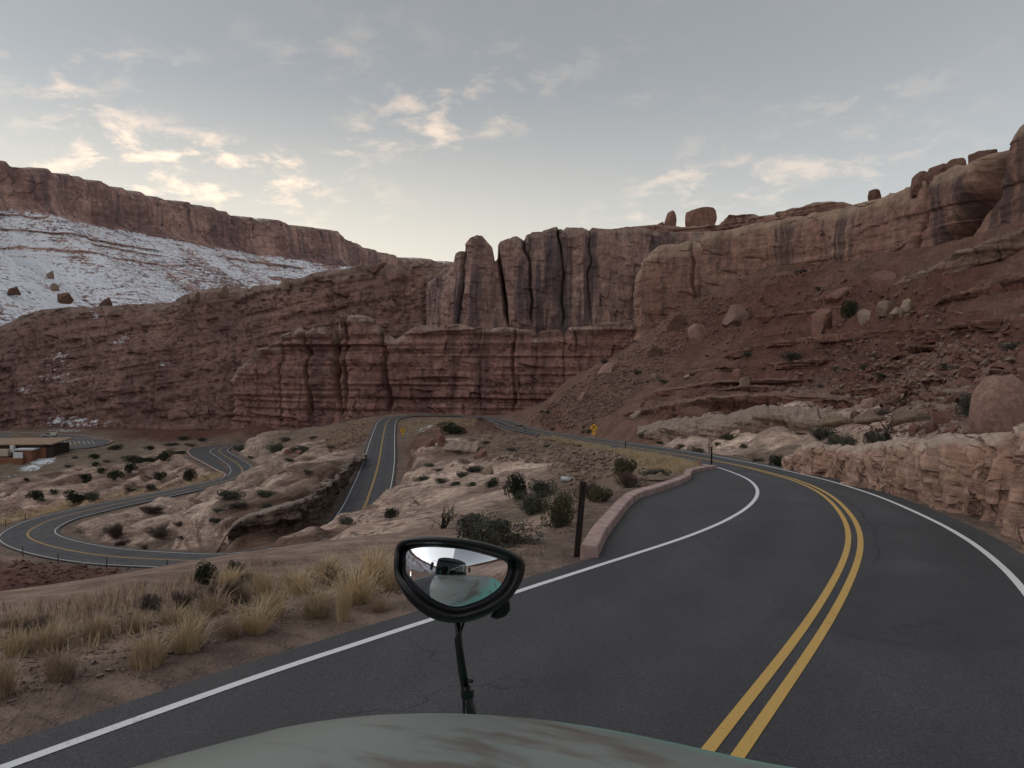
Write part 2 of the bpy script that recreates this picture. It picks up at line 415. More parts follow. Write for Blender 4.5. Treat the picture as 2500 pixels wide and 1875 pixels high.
def mat_asphalt(name='asphalt', col=(0.051, 0.051, 0.056), gloss=0.75, tracks=True):
    m, t, b = new_mat(name, gloss, 0.35); g = G(t); p = g.pos()
    n1 = g.noise(p, 0.35, 4); n2 = g.noise(p, 45.0, 3, 0.7); n3 = g.noise(g.mapv(p, (1.2, 0.25, 1)), 1.0, 4)
    c = g.mix(g.ramp(n1, 0.3, 0.7), tuple(x * 0.82 for x in col), tuple(x * 1.15 for x in col))
    c = g.mix(g.ramp(n3, 0.35, 0.7), c, g.mix(1.0, c, (1.18, 1.17, 1.15), 'MULTIPLY'))
    c = g.mix(g.ramp(n2, 0.35, 0.72), g.mix(1.0, c, (0.62, 0.62, 0.62), 'MULTIPLY'), g.mix(1.0, c, (1.5, 1.5, 1.5), 'MULTIPLY'))
    if tracks:
        lat = g.attr('lat')
        al = g.math('ABSOLUTE', g.math('SUBTRACT', g.math('ABSOLUTE', lat), 1.8))
        tr_ = g.ramp(g.math('ABSOLUTE', g.math('SUBTRACT', al, 0.85)), 0.10, 0.50, 1.0, 0.0)
        oil = g.ramp(al, 0.05, 0.35, 1.0, 0.0)
        pn = g.ramp(g.noise(g.mapv(p, (0.5, 0.5, 0.5)), 1.0, 3), 0.35, 0.65)
        c = g.mix(g.math('MULTIPLY', tr_, g.math('ADD', g.math('MULTIPLY', pn, 0.35), 0.15)), c, g.mix(1.0, c, (1.45, 1.42, 1.38), 'MULTIPLY'))
        c = g.mix(g.math('MULTIPLY', oil, g.math('MULTIPLY', pn, 0.45)), c, g.mix(1.0, c, (0.62, 0.62, 0.63), 'MULTIPLY'))
    # longitudinal seam beside the centre line and a tar joint in each lane
        nse = g.math('MULTIPLY', g.math('SUBTRACT', g.noise(p, 0.6, 4), 0.5), 0.35)
        for (sl, sw_, st_) in ((-0.42, 0.035, 0.8), (-2.05, 0.02, 0.45), (1.75, 0.02, 0.45)):
            sm_ = g.ramp(g.math('ABSOLUTE', g.math('SUBTRACT', g.math('ADD', lat, nse), sl)), sw_ * 0.4, sw_, 1.0, 0.0)
            c = g.mix(g.math('MULTIPLY', sm_, g.math('MULTIPLY', g.ramp(g.noise(p, 0.13, 2), 0.44, 0.52), st_)), c, tuple(x * 0.4 for x in col))
        pat = g.ramp(g.noise(g.mapv(p, (0.16, 0.16, 0.16), loc=(3, 8, 1)), 1.0, 1), 0.56, 0.575)
        c = g.mix(g.math('MULTIPLY', pat, 0.35), c, tuple(x * 0.62 for x in col))
    # sealed cracks
    wp = g.n('ShaderNodeVectorMath', operation='ADD'); g.l(p, wp.inputs[0])
    nn = g.n('ShaderNodeTexNoise'); g.l(p, nn.inputs['Vector']); nn.inputs['Scale'].default_value = 0.9; nn.inputs['Detail'].default_value = 5
    sc = g.n('ShaderNodeVectorMath', operation='SCALE'); g.l(nn.outputs['Color'], sc.inputs[0]); sc.inputs['Scale'].default_value = 1.6
    g.l(sc.outputs[0], wp.inputs[1])
    cr = g.voro(wp.outputs[0], 0.11, 'DISTANCE_TO_EDGE', 0)
    crack = g.math('MULTIPLY', g.ramp(cr, 0.0008, 0.0022, 1.0, 0.0), g.ramp(g.noise(p, 0.25, 2), 0.48, 0.56))
    c = g.mix(g.math('MULTIPLY', crack, 0.55), c, tuple(x * 0.35 for x in col))
    g.l(c, b.inputs['Base Color'])
    g.l(g.bump(n2, 0.35, 0.012), b.inputs['Normal'])
    g.l(g.ramp(n1, 0.3, 0.7, gloss - 0.08, gloss + 0.12), b.inputs['Roughness'])
    return m
def mat_paint(name, col):
    m, t, b = new_mat(name, 0.75, 0.3); g = G(t); p = g.pos()
    n = g.noise(p, 14.0, 6, 0.75); n2 = g.noise(p, 1.1, 3)
    wear = g.ramp(g.math('ADD', n, g.math('MULTIPLY', n2, 0.35)), 0.46, 0.62)
    c = g.mix(wear, tuple(x * 0.6 for x in col), col)
    c = g.mix(g.ramp(g.noise(p, 60, 2), 0.3, 0.7), g.mix(1.0, c, (0.86, 0.86, 0.86), 'MULTIPLY'), c)
    g.l(c, b.inputs['Base Color'])
    return m
def mat_leaf(name, c1, c2, trans=0.0, rough=0.8):
    m, t, b = new_mat(name, rough, 0.2); g = G(t)
    n = g.noise(g.objc(), 3.5, 4); oi = g.n('ShaderNodeObjectInfo')
    c = g.mix(g.ramp(n, 0.3, 0.7), c1, c2)
    c = g.mix(oi.outputs['Random'], g.mix(1.0, c, (0.8, 0.8, 0.82), 'MULTIPLY'), g.mix(1.0, c, (1.2, 1.16, 1.1), 'MULTIPLY'))
    g.l(c, b.inputs['Base Color'])
    return m
def mat_boulder(name, c1, c2, c3):
    m, t, b = new_mat(name, 0.93, 0.15); g = G(t); p = g.objc(); oi = g.n('ShaderNodeObjectInfo')
    n = g.noise(p, 1.6, 6, 0.65); n2 = g.noise(p, 7.0, 6, 0.7)
    c = g.mix(g.ramp(n, 0.35, 0.65), c1, c2)
    c = g.mix(g.ramp(n2, 0.4, 0.75), g.mix(1.0, c, (0.7, 0.68, 0.68), 'MULTIPLY'), g.mix(1.0, c, (1.2, 1.18, 1.15), 'MULTIPLY'))
    c = g.mix(g.math('MULTIPLY', g.ramp(g.noise(p, 0.9, 4), 0.55, 0.7), 0.6), c, c3)
    c = g.mix(oi.outputs['Random'], g.mix(1.0, c, (0.82, 0.8, 0.8), 'MULTIPLY'), g.mix(1.0, c, (1.15, 1.15, 1.12), 'MULTIPLY'))
    g.l(c, b.inputs['Base Color'])
    g.l(g.bump(n2, 0.6, 0.06, g.bump(n, 0.6, 0.2)), b.inputs['Normal'])
    return m
M = {}
M['ground'] = mat_terrain()
M['asphalt'] = mat_asphalt()
M['asphalt_lot'] = mat_asphalt('asphalt_lot', (0.085, 0.088, 0.095), 0.75, False)
M['asphalt_turnout'] = mat_asphalt('asphalt_turnout', (0.05, 0.051, 0.054), 0.78, False)
M['white_paint'] = mat_paint('white_road_paint', (0.78, 0.78, 0.78))
M['yellow_paint'] = mat_paint('yellow_road_paint', (0.60, 0.375, 0.11))
M['kerb'] = simple('pink_concrete', (0.40, 0.28, 0.255), 0.9, 0.2, 0, 0.24, 1.7, 0.25)
# ----------------------------------------------------------------- the road: one ribbon that winds down the valley
def cspline(xs, ys):
    xs = np.asarray(xs, float); ys = np.asarray(ys, float); n = len(xs); h = np.diff(xs)
    A = np.eye(n); r = np.zeros(n)
    for i in range(1, n - 1):
        A[i, i - 1] = h[i - 1]; A[i, i] = 2 * (h[i - 1] + h[i]); A[i, i + 1] = h[i]
        r[i] = 3 * ((ys[i + 1] - ys[i]) / h[i] - (ys[i] - ys[i - 1]) / h[i - 1])
    c = np.linalg.solve(A, r)
    def f(x):
        x = np.asarray(x, float); i = np.clip(np.searchsorted(xs, x) - 1, 0, n - 2)
        b = (ys[i + 1] - ys[i]) / h[i] - h[i] * (2 * c[i] + c[i + 1]) / 3; d = (c[i + 1] - c[i]) / (3 * h[i]); t = x - xs[i]
        return ys[i] + b * t + c[i] * t * t + d * t ** 3
    return f
_gs = cspline([-120, -60, 0, 14.4, 30, 48, 65, 108, 150, 190], [3.6, 0.2, -2.7, -3.42, -4.45, -5.95, -7.35, -10.6, -13.6, -16.0])
def gz(Y): return _gs(np.clip(Y, -120, 190))
_YY = np.concatenate([np.linspace(2, 60, 3000), np.linspace(60.02, 185, 1500)])
_VV = V0 - F * gz(_YY) / _YY                      # image row of the road plane at every depth
def unroad(u, v):
    Y = np.interp(-v, -_VV, _YY)
    return np.array([(u - CX) / F * Y, Y, float(gz(Y))])
def poly(pts): return np.array([unroad(*p) for p in pts])

yel_px = [(1745, 1866), (1790, 1790), (1878, 1680), (1961, 1590), (2012, 1508), (2047, 1436), (2076, 1385), (2091, 1345), (2092, 1309), (2080, 1273), (2054, 1241), (2025, 1212), (1989, 1192), (1935, 1170), (1881, 1156), (1808, 1137)]
left_px = [(0, 1808), (339, 1723), (678, 1622), (1040, 1514), (1254, 1445), (1417, 1393), (1525, 1359), (1634, 1326), (1700, 1301), (1754, 1280), (1801, 1260), (1830, 1242), (1848, 1222), (1854, 1204), (1845, 1186), (1823, 1168), (1790, 1153), (1747, 1139)]
right_px = [(2500, 1411), (2460, 1382), (2387, 1335), (2315, 1291), (2242, 1255), (2152, 1215), (2062, 1186), (1968, 1160), (1903, 1145), (1808, 1124)]
yel, lef, rig = poly(yel_px), poly(left_px), poly(right_px)
hd = (yel[2] - yel[0])[:2]; hd = hd / np.linalg.norm(hd)
HEAD = math.degrees(math.atan2(hd[0], hd[1]))      # bus heading, degrees right of the view axis
hr = np.array([hd[1], -hd[0]])
def back(p0, dists, bend=0.0):
    out = []
    for d in dists:
        q = p0[:2] - hd * d + hr * bend * d * d
        out.append([q[0], q[1], float(gz(q[1]))])
    return np.array(out)
bd = [70, 50, 34, 22, 14, 8, 4]
yel = np.concatenate([back(yel[0], bd, -0.0016), yel])
lb = lef[0]
far_c = [(1700, 1116, 65), (1600, 1100, 86), (1529, 1089, 108), (1440, 1075, 150), (1358, 1063, 190), (1290, 1051, 226), (1247, 1038, 262), (1215, 1026, 292), (1180, 1019, 314), (1130, 1015.5, 326), (1060, 1014, 335), (1000, 1015, 336), (962, 1020, 326), (945, 1030, 304), (940, 1045, 275), (934, 1072, 231), (924, 1131, 175), (907, 1190, 143), (883, 1250, 122), (852, 1290, 111.5),
         (790, 1322, 104.5), (700, 1349, 99), (620, 1362, 96.5), (535, 1368, 95.4), (362, 1364, 102), (253, 1356, 107), (163, 1342, 113.5), (101, 1326, 121), (72, 1313, 127.5), (67, 1303, 132), (83, 1288, 140), (127, 1268, 149), (181, 1254, 157), (253, 1237, 167), (325, 1222, 178), (398, 1207, 190), (470, 1192, 204), (542, 1176, 220), (576, 1165, 234), (591, 1152, 250), (586, 1138, 268), (568, 1124, 288), (545, 1110, 312), (534, 1101, 331), (545, 1093, 350), (573, 1087, 366), (610, 1083.5, 376), (700, 1080, 386), (780, 1076, 392)]
far = np.array([P(*p) for p in far_c])
ctrl = np.concatenate([yel, far]); n_near = len(yel)
# half widths to the edge lines at each control point (left, right)
wctl = np.full((len(ctrl), 2), 3.45)
for k in range(len(far_c)):
    if 23 <= k <= 34: wctl[n_near + k] = 3.95
def seg_near(p, pl):
    best = None
    for a, b in zip(pl[:-1], pl[1:]):
        d = b - a; t = np.clip(np.dot(p - a, d) / max(np.dot(d, d), 1e-9), 0, 1); q = a + d * t
        r = np.linalg.norm(p - q)
        if best is None or r < best[0]: best = (r, q)
    return best
def catmull(pts, step):
    pts = np.asarray(pts, float); out = []; idx = []
    for i in range(len(pts) - 1):
        p0 = pts[max(i - 1, 0)]; p1 = pts[i]; p2 = pts[i + 1]; p3 = pts[min(i + 2, len(pts) - 1)]
        L_ = np.linalg.norm(p2[:2] - p1[:2]); n = max(2, int(math.ceil(L_ / step(i) if callable(step) else L_ / step)))
        t0 = 0; t1 = max(np.linalg.norm(p1 - p0), 1e-3) ** .5; t2 = t1 + max(np.linalg.norm(p2 - p1), 1e-3) ** .5; t3 = t2 + max(np.linalg.norm(p3 - p2), 1e-3) ** .5
        if i == 0: p0 = p1 - (p2 - p1); t1 = max(np.linalg.norm(p1 - p0), 1e-3) ** .5; t2 = t1 + max(np.linalg.norm(p2 - p1), 1e-3) ** .5; t3 = t2 + max(np.linalg.norm(p3 - p2), 1e-3) ** .5
        if i == len(pts) - 2: p3 = p2 + (p2 - p1); t3 = t2 + max(np.linalg.norm(p3 - p2), 1e-3) ** .5
        for t in np.linspace(t1, t2, n, endpoint=False):
            A1 = (t1 - t) / (t1 - t0) * p0 + (t - t0) / (t1 - t0) * p1; A2 = (t2 - t) / (t2 - t1) * p1 + (t - t1) / (t2 - t1) * p2; A3 = (t3 - t) / (t3 - t2) * p2 + (t - t2) / (t3 - t2) * p3
            B1 = (t2 - t) / (t2 - t0) * A1 + (t - t0) / (t2 - t0) * A2; B2 = (t3 - t) / (t3 - t1) * A2 + (t - t1) / (t3 - t1) * A3
            out.append((t2 - t) / (t2 - t1) * B1 + (t - t1) / (t2 - t1) * B2); idx.append(i + (t - t1) / (t2 - t1))
    out.append(pts[-1]); idx.append(len(pts) - 1)
    return np.array(out), np.array(idx)
C, cidx = catmull(ctrl, lambda i: 0.55 if i < n_near - 1 else 1.3)
def gsmooth(a, ds, sig, lo, hi):
    out = a.copy(); s_ = np.concatenate([[0], np.cumsum(np.linalg.norm(np.diff(a[:, :2], axis=0), axis=1))])
    for i in range(lo, hi):
        w = np.exp(-((s_ - s_[i]) / sig) ** 2 / 2); w *= np.gradient(s_); out[i] = (a * w[:, None]).sum(0) / w.sum()
    return out
_nn = int(np.where(cidx > n_near + 3)[0][0])
C = gsmooth(C, 0.5, 2.2, 8, _nn)
_n2 = len(C) - 8; C = gsmooth(C, 0.5, 1.6, _nn, _n2)
C[:_nn, 2] = np.where(cidx[:_nn] < n_near - 1, gz(C[:_nn, 1]), C[:_nn, 2])
def tangents(c):
    t = np.gradient(c[:, :2], axis=0); return t / np.maximum(np.linalg.norm(t, axis=1, keepdims=True), 1e-9)
T = tangents(C); LN = np.stack([-T[:, 1], T[:, 0]], 1)      # left normals
wl = np.interp(cidx, np.arange(len(ctrl)), wctl[:, 0]); wr = np.interp(cidx, np.arange(len(ctrl)), wctl[:, 1])
# the traced stretch takes its edge lines from the photograph's own lane widths
y_rows = (cidx >= len(bd)) & (cidx <= n_near - 1)
def offs(line, sgn):
    """signed distance from centre samples along the normal to the traced line"""
    out = np.full(len(C), np.nan)
    for i in np.where(y_rows)[0]:
        p, nrm_ = C[i, :2], LN[i] * sgn
        for a, b in zip(line[:-1, :2], line[1:, :2]):
            d = b - a; den_ = nrm_[0] * d[1] - nrm_[1] * d[0]
            if abs(den_) < 1e-9: continue
            w = a - p; s = (w[0] * d[1] - w[1] * d[0]) / den_; k = (w[0] * nrm_[1] - w[1] * nrm_[0]) / den_
            if 0 <= k <= 1 and 0.5 < s < 12:
                out[i] = s if np.isnan(out[i]) else min(out[i], s)
    return out
ol, orr = offs(lef, 1), offs(rig, -1)
def fillw(w, o, far_i):
    ok = np.where(~np.isnan(o))[0]
    xs = list(ok) + [min(ok[-1] + 40, len(C) - 1)]; ys = list(o[ok]) + [w[min(ok[-1] + 40, len(C) - 1)]]
    r = w.copy(); n_ = xs[-1]
    r[:n_ + 1] = np.interp(np.arange(n_ + 1), xs, ys)
    k = np.ones(9) / 9; r_ = np.pad(r, 20, 'edge'); k = np.hanning(41); k /= k.sum(); return np.convolve(r_, k, 'valid')
wl, wr = fillw(wl, ol, 0), fillw(wr, orr, 0)
def road_z(y, zc, ix):
    w = 1 - sstep(n_near - 2.5, n_near + 1.5, ix)
    return gz(y) * w + zc * (1 - w)
def strip(name, a, b, mat, lift, parent, i0=0, i1=None, ncross=1):
    """ribbon between lateral offsets a and b (left positive) over samples i0..i1"""
    i1 = len(C) if i1 is None else i1
    a = np.broadcast_to(a, len(C))[i0:i1]; b = np.broadcast_to(b, len(C))[i0:i1]
    tt = np.linspace(0, 1, ncross + 1)
    o = a[:, None] * (1 - tt) + b[:, None] * tt
    xy = C[i0:i1, None, :2] + LN[i0:i1, None, :] * o[..., None]
    z = road_z(xy[..., 1], np.repeat(C[i0:i1, None, 2], ncross + 1, 1), np.repeat(cidx[i0:i1, None], ncross + 1, 1)) + lift
    v = np.concatenate([xy, z[..., None]], -1).reshape(-1, 3)
    me = mesh_np(name, v, grid_faces(i1 - i0, ncross + 1))
    if name == 'road': attr_f(me, 'lat', o)
    return obj(name, me, mat, parent)
pl_, pr_ = wl + 0.45, wr + np.interp(np.arange(len(C)), [0, np.where(cidx > n_near - 1)[0][0], len(C) - 1], [0.65, 0.6, 0.6])
road = strip('road', pl_, -pr_, M['asphalt'], 0.0, None, ncross=24)
tag(road, 'dark asphalt road with double yellow centre line winding down the valley', 'road', kind='structure')
lw = 0.058
zl = 0.006
strip('edge_line', wl + lw, wl - lw, M['white_paint'], zl, road)
strip('edge_line', -wr + lw, -wr - lw, M['white_paint'], zl, road)
strip('centre_line', 0.17, 0.06, M['yellow_paint'], zl, road)
strip('centre_line', -0.06, -0.17, M['yellow_paint'], zl, road)

# turnout on the inside of the bend, with its pink concrete kerb
kerb_px = [(1459, 1362), (1482, 1312), (1511, 1272), (1536, 1239), (1562, 1218), (1616, 1200), (1667, 1181), (1685, 1171), (1691, 1158), (1714, 1151), (1750, 1145)]
kb = poly(kerb_px)
KB, _ = catmull(kb, 0.4)
LP, _ = catmull(lef, 0.5)
sel = LP[(LP[:, 1] > kb[0][1] - 0.7) & (LP[:, 0] > 0.5)]
tp = []
for i in range(60):
    q = KB[int(i / 59 * (len(KB) - 1))]; p_ = sel[int(i / 59 * (len(sel) - 1))]
    for s in np.linspace(0, 1, 22):
        r = q * (1 - s) + p_ * s; r[2] = gz(r[1]) + 0.004; tp.append(r)
turn_pts = np.array(tp)
turnout = obj('turnout', mesh_np('turnout', turn_pts, grid_faces(60, 22)), M['asphalt_turnout'])
tag(turnout, 'dark asphalt turnout inside the bend behind the pink kerb', 'turnout', kind='structure')
KT = tangents(KB); KN = np.stack([-KT[:, 1], KT[:, 0]], 1)
kmb = MB(); prof = [(-0.03, -0.25), (0.0, 0.17), (0.02, 0.20), (0.29, 0.225), (0.31, 0.20), (0.34, -0.6)]
def kpt(i, j):
    q = KB[i, :2] + KN[i] * prof[j][0]; return (q[0], q[1], float(gz(KB[i, 1])) + prof[j][1])
for j in range(len(prof) - 1):
    kmb.add([kpt(i, k) for i in range(len(KB)) for k in (j, j + 1)], [tuple(x) for x in grid_faces(len(KB), 2)])
kerb_me = mesh_pd('kerb', kmb.v, kmb.f, True)
km2 = MB(); km2.add([kpt(0, j) for j in range(6)], [tuple(range(6))]); km2.add([kpt(len(KB) - 1, j) for j in range(6)], [tuple(range(6))[::-1]])
kerb = obj('kerb', kerb_me, M['kerb'])
km2.build('kerb_end', M['kerb'], kerb)
tag(kerb, 'low pink concrete kerb curving along the turnout', 'kerb')

# cloud of paved points used to bed the ground under the pavement
def pave_samples():
    out = []
    for i in range(0, len(C), 1):
        if i % 2 and cidx[i] > n_near: pass
        for s in np.linspace(-1, 1, 9):
            o = (pl_[i] if s > 0 else pr_[i]) * s
            q = C[i, :2] + LN[i] * o; out.append((q[0], q[1], float(road_z(q[1], C[i, 2], cidx[i]))))
    return np.concatenate([np.array(out), turn_pts[::1]])
PAVE = pave_samples()

# turnout on the outside of the far S-bend with a pale kerb
sv = np.array([1178, 1165, 1152, 1138, 1124, 1110, 1101, 1093, 1087, 1083]); sY = np.array([218, 234, 250, 268, 288, 312, 331, 350, 366, 378])
def sP(u, v): return P(u, v, float(np.interp(-v, -sv, sY)))
so_px = [(546, 1166), (550, 1159), (543, 1155), (521, 1144), (496, 1130), (470, 1116), (460, 1106), (459, 1102), (466, 1096.5), (488, 1092), (520, 1089), (560, 1085)]
si_px = [(560, 1163), (562, 1158), (560, 1152), (552, 1144), (540, 1133), (526, 1119), (515, 1108), (512, 1103), (514, 1098), (523, 1093), (540, 1089.5), (566, 1085.5)]
SO, _ = catmull(np.array([sP(*q) for q in so_px]), 1.2); SI, _ = catmull(np.array([sP(*q) for q in si_px]), 1.2)
n_s = 60; SO2 = np.array([SO[int(i / (n_s - 1) * (len(SO) - 1))] for i in range(n_s)]); SI2 = np.array([SI[int(i / (n_s - 1) * (len(SI) - 1))] for i in range(n_s)])
for A_ in (SO2, SI2):
    for q in A_:
        j = np.argmin(((C[:, :2] - q[:2]) ** 2).sum(1)); q[2] = C[j, 2] - 0.01
tp2 = np.array([SO2[i] * (1 - t) + SI2[i] * t for i in range(n_s) for t in np.linspace(0, 1, 10)])
t2 = obj('turnout', mesh_np('turnout', tp2, grid_faces(n_s, 10)), M['asphalt_turnout']); tag(t2, 'asphalt turnout on the outside of the far S-bend', 'turnout', kind='structure')
k2 = MB()
for a, b in zip(SO2[:-1], SO2[1:]):
    d_ = Vector(b - a); an = math.atan2(d_.y, d_.x)
    if d_.length > 0.05: k2.box(tuple((a + b) / 2 + np.array([0, 0, 0.12])), (d_.length + 0.15, 0.45, 0.34), Matrix.Rotation(an, 3, 'Z'))
tag(k2.build('kerb', M['kerb']), 'pale kerb around the turnout at the far S-bend', 'kerb')
PAVE = np.concatenate([PAVE, tp2])
# ----------------------------------------------------------------- terrain: control points (column, row, depth, zone)
ZC = {'R': ((0.128, 0.060, 0.051), 0.0), 'T': ((0.53, 0.44, 0.385), 1.0), 'Q': ((0.50, 0.395, 0.345), 1.0), 'F': ((0.185, 0.112, 0.088), 0.05), 'G': ((0.29, 0.215, 0.18), 0.0),
      'E': ((0.205, 0.15, 0.122), 0.05), 'D': ((0.36, 0.265, 0.175), 0.0), 'K': ((0.17, 0.115, 0.09), 0.5), 'V': ((0.20, 0.165, 0.13), 0.1), 'S': ((0.17, 0.102, 0.082), 0.35)}
cp = []
def pl(u, Y, z='G'): cp.append((u, V0 - F * float(gz(Y)) / Y, Y, z))
for u, ys in ((-500, (3, 5, 7, 9, 10.5)), (-50, (7.5, 9, 10.4)), (300, (9, 10.5, 12)), (600, (11, 12.5, 14)), (850, (12.5, 14.5, 16)), (1100, (14.5, 16.5, 18))):
    for Y in ys: pl(u, Y)
for u in (200, 900, 1600, 2300, 3000): pl(u, 2.2); pl(u, 4)
